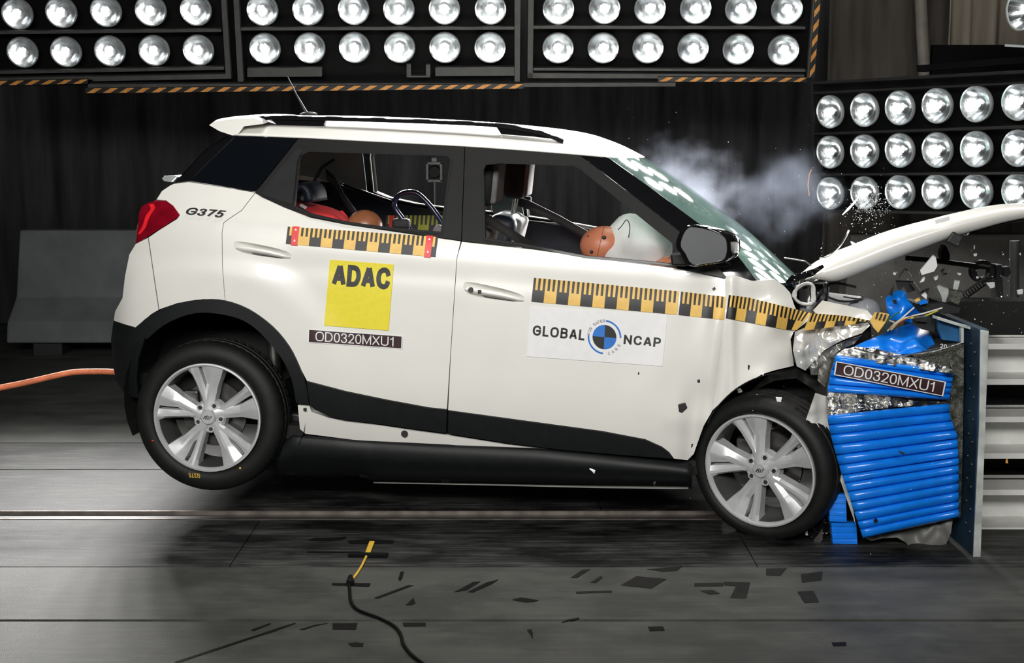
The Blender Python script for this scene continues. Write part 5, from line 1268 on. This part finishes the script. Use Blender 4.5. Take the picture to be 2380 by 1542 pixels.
MB().prism([RG(x, y) for x, y in ((2332, 622), (2346, 620), (2350, 635), (2342, 645), (2333, 640))], (0, 0.05, 0)).build('weight', m_black, rg)
for i in range(9):
    a = RG(2248+i*6, 684-i*4.2, 6.4)
    MB().lathe([(0.014, 0), (0.020, 0.004), (0.014, 0.008)], 12, o=a).build('spring_coil', m_black, rg)
MB().prism([RG(x, y, 6.35) for x, y in ((2292, 658), (2312, 657), (2312, 668), (2302, 671))], (0, 0.02, 0)).build('white_clip', m_print_w, rg)
for i in range(14):
    MB().sphere(RG(2326+2*math.sin(i), 682+i*8.5, 6.3), 0.006, 8, 6).build('chain_link', m_alu if i % 2 else m_black, rg)
MB().prism([RG(x, y, 6.3) for x, y in ((2240, 712), (2330, 700), (2345, 760), (2335, 792), (2322, 792), (2318, 775), (2270, 745), (2235, 740))], (0, 0.12, 0)).build('base_lump', m_black, rg)
MB().prism([RG(x, y, 6.3) for x, y in ((2322, 790), (2342, 788), (2348, 800), (2320, 802))], (0, 0.2, -0.8)).build('pedestal', m_black, rg)
MB().prism([RG(x, y, 6.3) for x, y in ((2364, 675), (2378, 673), (2377, 684), (2366, 685))], (0, 0.01, 0)).build('indicator_lamp', m_print_w, rg)
MB().tube([RG(2358, 560, 7.0), RG(2356, 800, 7.0)], 0.025, 10).build('upright_tube', m_rack, rg, smooth=True)

# ================================================================ flying debris
c7 = lambda x, y: (1880+x/4.76, 520+y/4.76)
deb = [([(1370, 355), (1405, 380), (1422, 470), (1385, 530), (1250, 570), (1230, 520)], m_print_w, 'largest white plastic shard flying above the blue barrier top', 5.75),
       ([(1415, 700), (1440, 690), (1545, 730), (1545, 780), (1510, 870), (1480, 890), (1465, 800)], M('shard_grey', (0.4, 0.42, 0.41), 0.4, namt=0.2, nscale=30), 'grey jagged shard standing over the torn blue sheet', 5.7),
       ([(1610, 635), (1670, 645), (1640, 755), (1590, 740)], m_platew, 'small white framed square fragment in mid-air', 5.8),
       ([(1225, 655), (1265, 595), (1285, 600), (1275, 640)], m_print_w, 'white sliver just below the largest flying shard', 5.8),
       ([(1380, 600), (1430, 580), (1420, 620), (1395, 628)], m_print_w, 'small white curl below the largest flying shard', 5.85),
       ([(1245, 795), (1290, 770), (1308, 800), (1300, 838)], m_print_w, 'white pointed chip above the blue sheet tear', 5.7),
       ([(1300, 735), (1330, 725), (1320, 770), (1270, 790), (1230, 770)], m_black, 'black angular flake above the blue sheet tear', 5.72),
       ([(1460, 530), (1500, 505), (1495, 560), (1530, 560), (1480, 580)], m_alu, 'small silver hooked clip in mid-air', 5.9),
       ([(930, 548), (965, 555), (960, 570), (930, 560)], m_print_w, 'tiny white chip left of the bent strip', 5.8),
       ([(1820, 345), (1860, 340), (1855, 360), (1828, 362)], m_print_w, 'tiny white chip high under the bonnet edge', 5.9),
       ([(1825, 250), (1838, 250), (1835, 285), (1822, 280)], m_print_w, 'tiny upright white chip high under the bonnet edge', 5.9),
       ([(1640, 555), (1685, 560), (1670, 575)], m_print_w, 'white flake beside the black rig boom', 5.9),
       ([(1850, 595), (1880, 600), (1860, 612)], m_print_w, 'white flake beside the black disc of the rig', 5.9),
       ([(460, 205), (525, 235), (525, 242), (480, 240)], m_print_w, 'white curled chip flying above the raised bonnet', 6.0),
       ([(2330, 340), (2345, 340), (2340, 355)], m_print_w, 'white speck near the frame edge under the bonnet', 5.9),
       ([(640, 880), (655, 930), (645, 930)], m_print_w, 'white glass splinter over the grey dome tank', 5.6),
       ([(990, 600), (1060, 505), (1072, 515), (1005, 612)], m_brake, 'bent metal strip, rising half, above the blue sheet', 5.8),
       ([(1065, 510), (1085, 518), (1138, 590), (1128, 598)], m_brake, 'bent metal strip, falling half, above the blue sheet', 5.8),
       ([(960, 640), (1130, 650), (1180, 740), (1090, 770), (1050, 700), (990, 760)], m_black, 'black torn plastic piece above the blue sheet', 5.9),
       ([(1120, 655), (1160, 650), (1260, 790), (1220, 800)], m_brake, 'dark slanted metal rod fragment above the blue sheet', 5.85),
       ([(1200, 860), (1300, 850), (1320, 880), (1230, 900)], m_blue, 'small blue scrap above the torn barrier sheet', 5.6),
       ([(1170, 850), (1220, 830), (1235, 850), (1185, 870)], m_print_y, 'yellow-striped scrap above the torn barrier sheet', 5.6),
       ([(1550, 730), (1700, 760), (1660, 900), (1560, 860)], m_honey, 'shredded grey clump above the barrier plate', 5.75),
       ([(1200, 900), (1480, 880), (1680, 930), (1660, 990), (1500, 1000), (1300, 960)], m_black, 'long black bundle lying over the barrier top', 5.65),
       ([(1150, 1010), (1330, 1020), (1400, 1100), (1390, 1200), (1250, 1170), (1140, 1110)], m_black, 'black crushed connector block on the blue sheet', 5.56),
       ([(1160, 1050), (1300, 1030), (1310, 1090), (1180, 1080)], m_alu, 'shiny metal connector on the black block', 5.52)]
for P, m, lab, Y in deb:
    o = MB().prism([atY(*c7(*p), Y) for p in P], (0.004, 0.012, 0.004)).build('debris_shard', m); tag(o, lab, 'debris')
for q, lab in (([(1576, 942), (1592, 938), (1597, 950), (1585, 961), (1578, 958)], 'black square flake in front of the front door bottom'), ([(1738, 850), (1743, 852), (1741, 862), (1738, 858)], 'thin black curl in front of the fender arch'),
               ([(1620, 885), (1626, 884), (1627, 890), (1622, 891)], 'tiny black crumb in front of the front door bottom corner'), ([(1803, 925), (1817, 926), (1815, 935), (1806, 934)], 'white chip in front of the front tyre top'),
               ([(1370, 1091), (1383, 1096), (1381, 1102), (1378, 1098)], 'white chip in front of the sill skirt'), ([(1518, 1124), (1524, 1122), (1521, 1132)], 'black chip under the sill skirt end'), ([(2088, 1050), (2104, 1056), (2098, 1058)], 'black splinter in front of the blue slats'),
               ([(2338, 1072), (2342, 1068), (2343, 1078), (2337, 1077)], 'orange spark between the grey steel beams'), ([(1770, 870), (1776, 868), (1774, 874)], 'white crumb at the arch edge'), ([(1483, 867), (1486, 868), (1485, 872), (1482, 871)], 'tiny black crumb in front of the front door middle')):
    m = m_print_w if 'white' in lab else (m_orange if 'orange' in lab else m_black)
    o = MB().prism([atY(x, y, 5.28) for x, y in q], (0.002, 0.008, 0.002)).build('debris_chip', m); tag(o, lab, 'debris')
# splinters too many to count
b = MB(); r3 = random.Random(4)
def splinter(x, y, Y, s):
    c = atY(x, y, Y); vs = [c+Vector((r3.uniform(-1, 1), r3.uniform(-1, 1), r3.uniform(-1, 1)))*s for _ in range(4)]
    b.add(vs, [(0, 1, 2), (0, 2, 3), (0, 3, 1), (1, 3, 2)])
for i in range(420):
    a = r3.gauss(0, 1); splinter(2025+a*28, 480+r3.gauss(0, 26)-a*5, 6.2+r3.uniform(-.3, .3), r3.uniform(.0012, .0035))
for i in range(160): splinter(r3.uniform(1880, 2378), r3.uniform(560, 800), 5.7+r3.uniform(-.2, .4), r3.uniform(.0015, .005))
for i in range(70): splinter(r3.uniform(1440, 2000), r3.uniform(240, 620), 6.2+r3.uniform(-.4, .4), r3.uniform(.001, .003))
for i in range(40): splinter(r3.uniform(1600, 2260), r3.uniform(860, 1290), 5.25, r3.uniform(.001, .0025))
gd = b.build('glass_splinters', m_print_w); tag(gd, 'cloud of tiny glass splinters sprayed over the bonnet and barrier', 'glass splinters', kind='stuff')

# ================================================================ floor sensor, rope
fs = empty('floor_sensor', onfloor(*c5(1705, 545))); tag(fs, 'yellow contact strip with cable taped to the dark floor in front of the car', 'sensor')
fo = Vector(fs.location)
MB().prism([onfloor(*c5(*p), 0.003)-fo for p in ((1703, 518), (1727, 518), (1706, 575), (1682, 573))], (0, 0, 0.006)).build('contact_strip', m_yellow, fs, bevel=0.001)
MB().tube([onfloor(*c5(*p), 0.005)-fo for p in spl([(1693, 574), (1680, 600), (1668, 625), (1650, 655), (1622, 692)], 4)], 0.005, 8).build('lead', m_yellow, fs, smooth=True)
MB().tube([onfloor(*c5(*p), 0.006)-fo for p in spl([(1608, 704), (1612, 740), (1618, 790), (1650, 830), (1740, 865), (1810, 900), (1845, 940), (1860, 990), (1900, 1040), (1975, 1095), (2060, 1150)], 5)], 0.006, 8).build('cable', m_tape, fs, smooth=True)
for P in ([(1530, 708), (1708, 708), (1702, 722), (1530, 715)], [(1605, 574), (1790, 577), (1785, 588), (1605, 586)], [(1602, 513), (1700, 505), (1815, 512), (1812, 523), (1620, 524)]):
    MB().prism([onfloor(*c5(*p), 0.002)-fo for p in P], (0, 0, 0.010 if P[0][0] == 1605 else 0.002)).build('tape', m_tape, fs)
MB().prism([onfloor(*c5(*p), 0.002)-fo for p in ((1596, 715), (1606, 690), (1624, 688), (1634, 715))], (0, 0, 0.02)).build('cable_joint', m_tape, fs, bevel=0.004)
# orange tow rope
rp_ = [(-60, 914), (0, 902), (60, 890), (120, 876), (170, 866), (220, 864), (262, 865), (330, 872)]
pts = [atY(x, y, lerp(6.3, 6.55, i/7)) for i, (x, y) in enumerate(rp_)]
tr = MB().tube(spl(pts, 6), 0.014, 12).build('tow_rope', M('rope_orange', (0.78, 0.21, 0.09), 0.6, namt=0.2, nscale=26, bump=0.2, bscale=90), smooth=True)
tag(tr, 'orange tow rope stretched from the car tail to the picture edge', 'rope')
# ================================================================ smoke
def smoke(name, px0, px1, Y0, Y1, label, dens, seed, col=(0.72, 0.78, 0.95), fall=(0.5, 0.5, 0.5), scale=4.5, lo=0.42):
    a = atY(px0[0], px0[1], (Y0+Y1)/2); c = atY(px1[0], px1[1], (Y0+Y1)/2)
    d = (abs(c.x-a.x), Y1-Y0, abs(c.z-a.z)); ctr = ((a.x+c.x)/2, (Y0+Y1)/2, (a.z+c.z)/2)
    o = MB().sphere((0, 0, 0), 0.5, 24, 16).build(name, [], weld=True); o.location = ctr; o.scale = d
    m = bpy.data.materials.new(name+'_volume'); m.use_nodes = True; nt = m.node_tree; N = nt.nodes
    N.remove(N['Principled BSDF']); vs = N.new('ShaderNodeVolumePrincipled')
    vs.inputs['Color'].default_value = (*col, 1); vs.inputs['Anisotropy'].default_value = 0.0
    tc = N.new('ShaderNodeTexCoord'); nz = N.new('ShaderNodeTexNoise'); nz.inputs['Scale'].default_value = scale; nz.inputs['Detail'].default_value = 6; nz.inputs['Roughness'].default_value = 0.6
    geo = N.new('ShaderNodeNewGeometry'); ad = N.new('ShaderNodeVectorMath'); ad.operation = 'ADD'; ad.inputs[1].default_value = (seed, seed*2, 0)
    nt.links.new(geo.outputs['Position'], ad.inputs[0]); nt.links.new(ad.outputs[0], nz.inputs['Vector'])
    ln = N.new('ShaderNodeVectorMath'); ln.operation = 'LENGTH'; nt.links.new(tc.outputs['Object'], ln.inputs[0])
    f = N.new('ShaderNodeMapRange'); f.inputs[1].default_value = 0.10; f.inputs[2].default_value = 0.47; f.inputs[3].default_value = 1; f.inputs[4].default_value = 0; f.interpolation_type = 'SMOOTHSTEP'
    nt.links.new(ln.outputs['Value'], f.inputs[0])
    # erode: density = max(0, noise - (lo + (1-falloff)*0.4))
    t = N.new('ShaderNodeMapRange'); t.inputs[1].default_value = 0; t.inputs[2].default_value = 1; t.inputs[3].default_value = lo+0.30; t.inputs[4].default_value = lo
    nt.links.new(f.outputs[0], t.inputs[0])
    sb = N.new('ShaderNodeMath'); sb.operation = 'SUBTRACT'; sb.use_clamp = True; nt.links.new(nz.outputs[0], sb.inputs[0]); nt.links.new(t.outputs[0], sb.inputs[1])
    mu = N.new('ShaderNodeMath'); mu.operation = 'MULTIPLY'; nt.links.new(sb.outputs[0], mu.inputs[0]); nt.links.new(f.outputs[0], mu.inputs[1])
    m2 = N.new('ShaderNodeMath'); m2.operation = 'MULTIPLY'; m2.inputs[1].default_value = dens; nt.links.new(mu.outputs[0], m2.inputs[0])
    nt.links.new(m2.outputs[0], vs.inputs['Density']); nt.links.new(vs.outputs[0], N['Material Output'].inputs['Volume'])
    o.data.materials.append(m); tag(o, label, 'smoke', kind='stuff')
    return o
smoke('smoke', (1330, 230), (1840, 690), 6.5, 7.4, 'dense blue-white smoke plume rising behind the windscreen', 6.5, 2.9, col=(0.58, 0.63, 0.76), lo=0.36, scale=5.5)
smoke('smoke', (1600, 250), (2060, 640), 6.7, 7.6, 'thin grey smoke haze drifting between the plume and the side lamp rack', 2.2, 4.7, lo=0.38, col=(0.5, 0.56, 0.7))
smoke('smoke', (1830, 560), (2080, 800), 5.75, 6.3, 'faint smoke hanging in the crushed engine bay under the bonnet', 4, 8.1, lo=0.38)
bpy.context.view_layer.update()
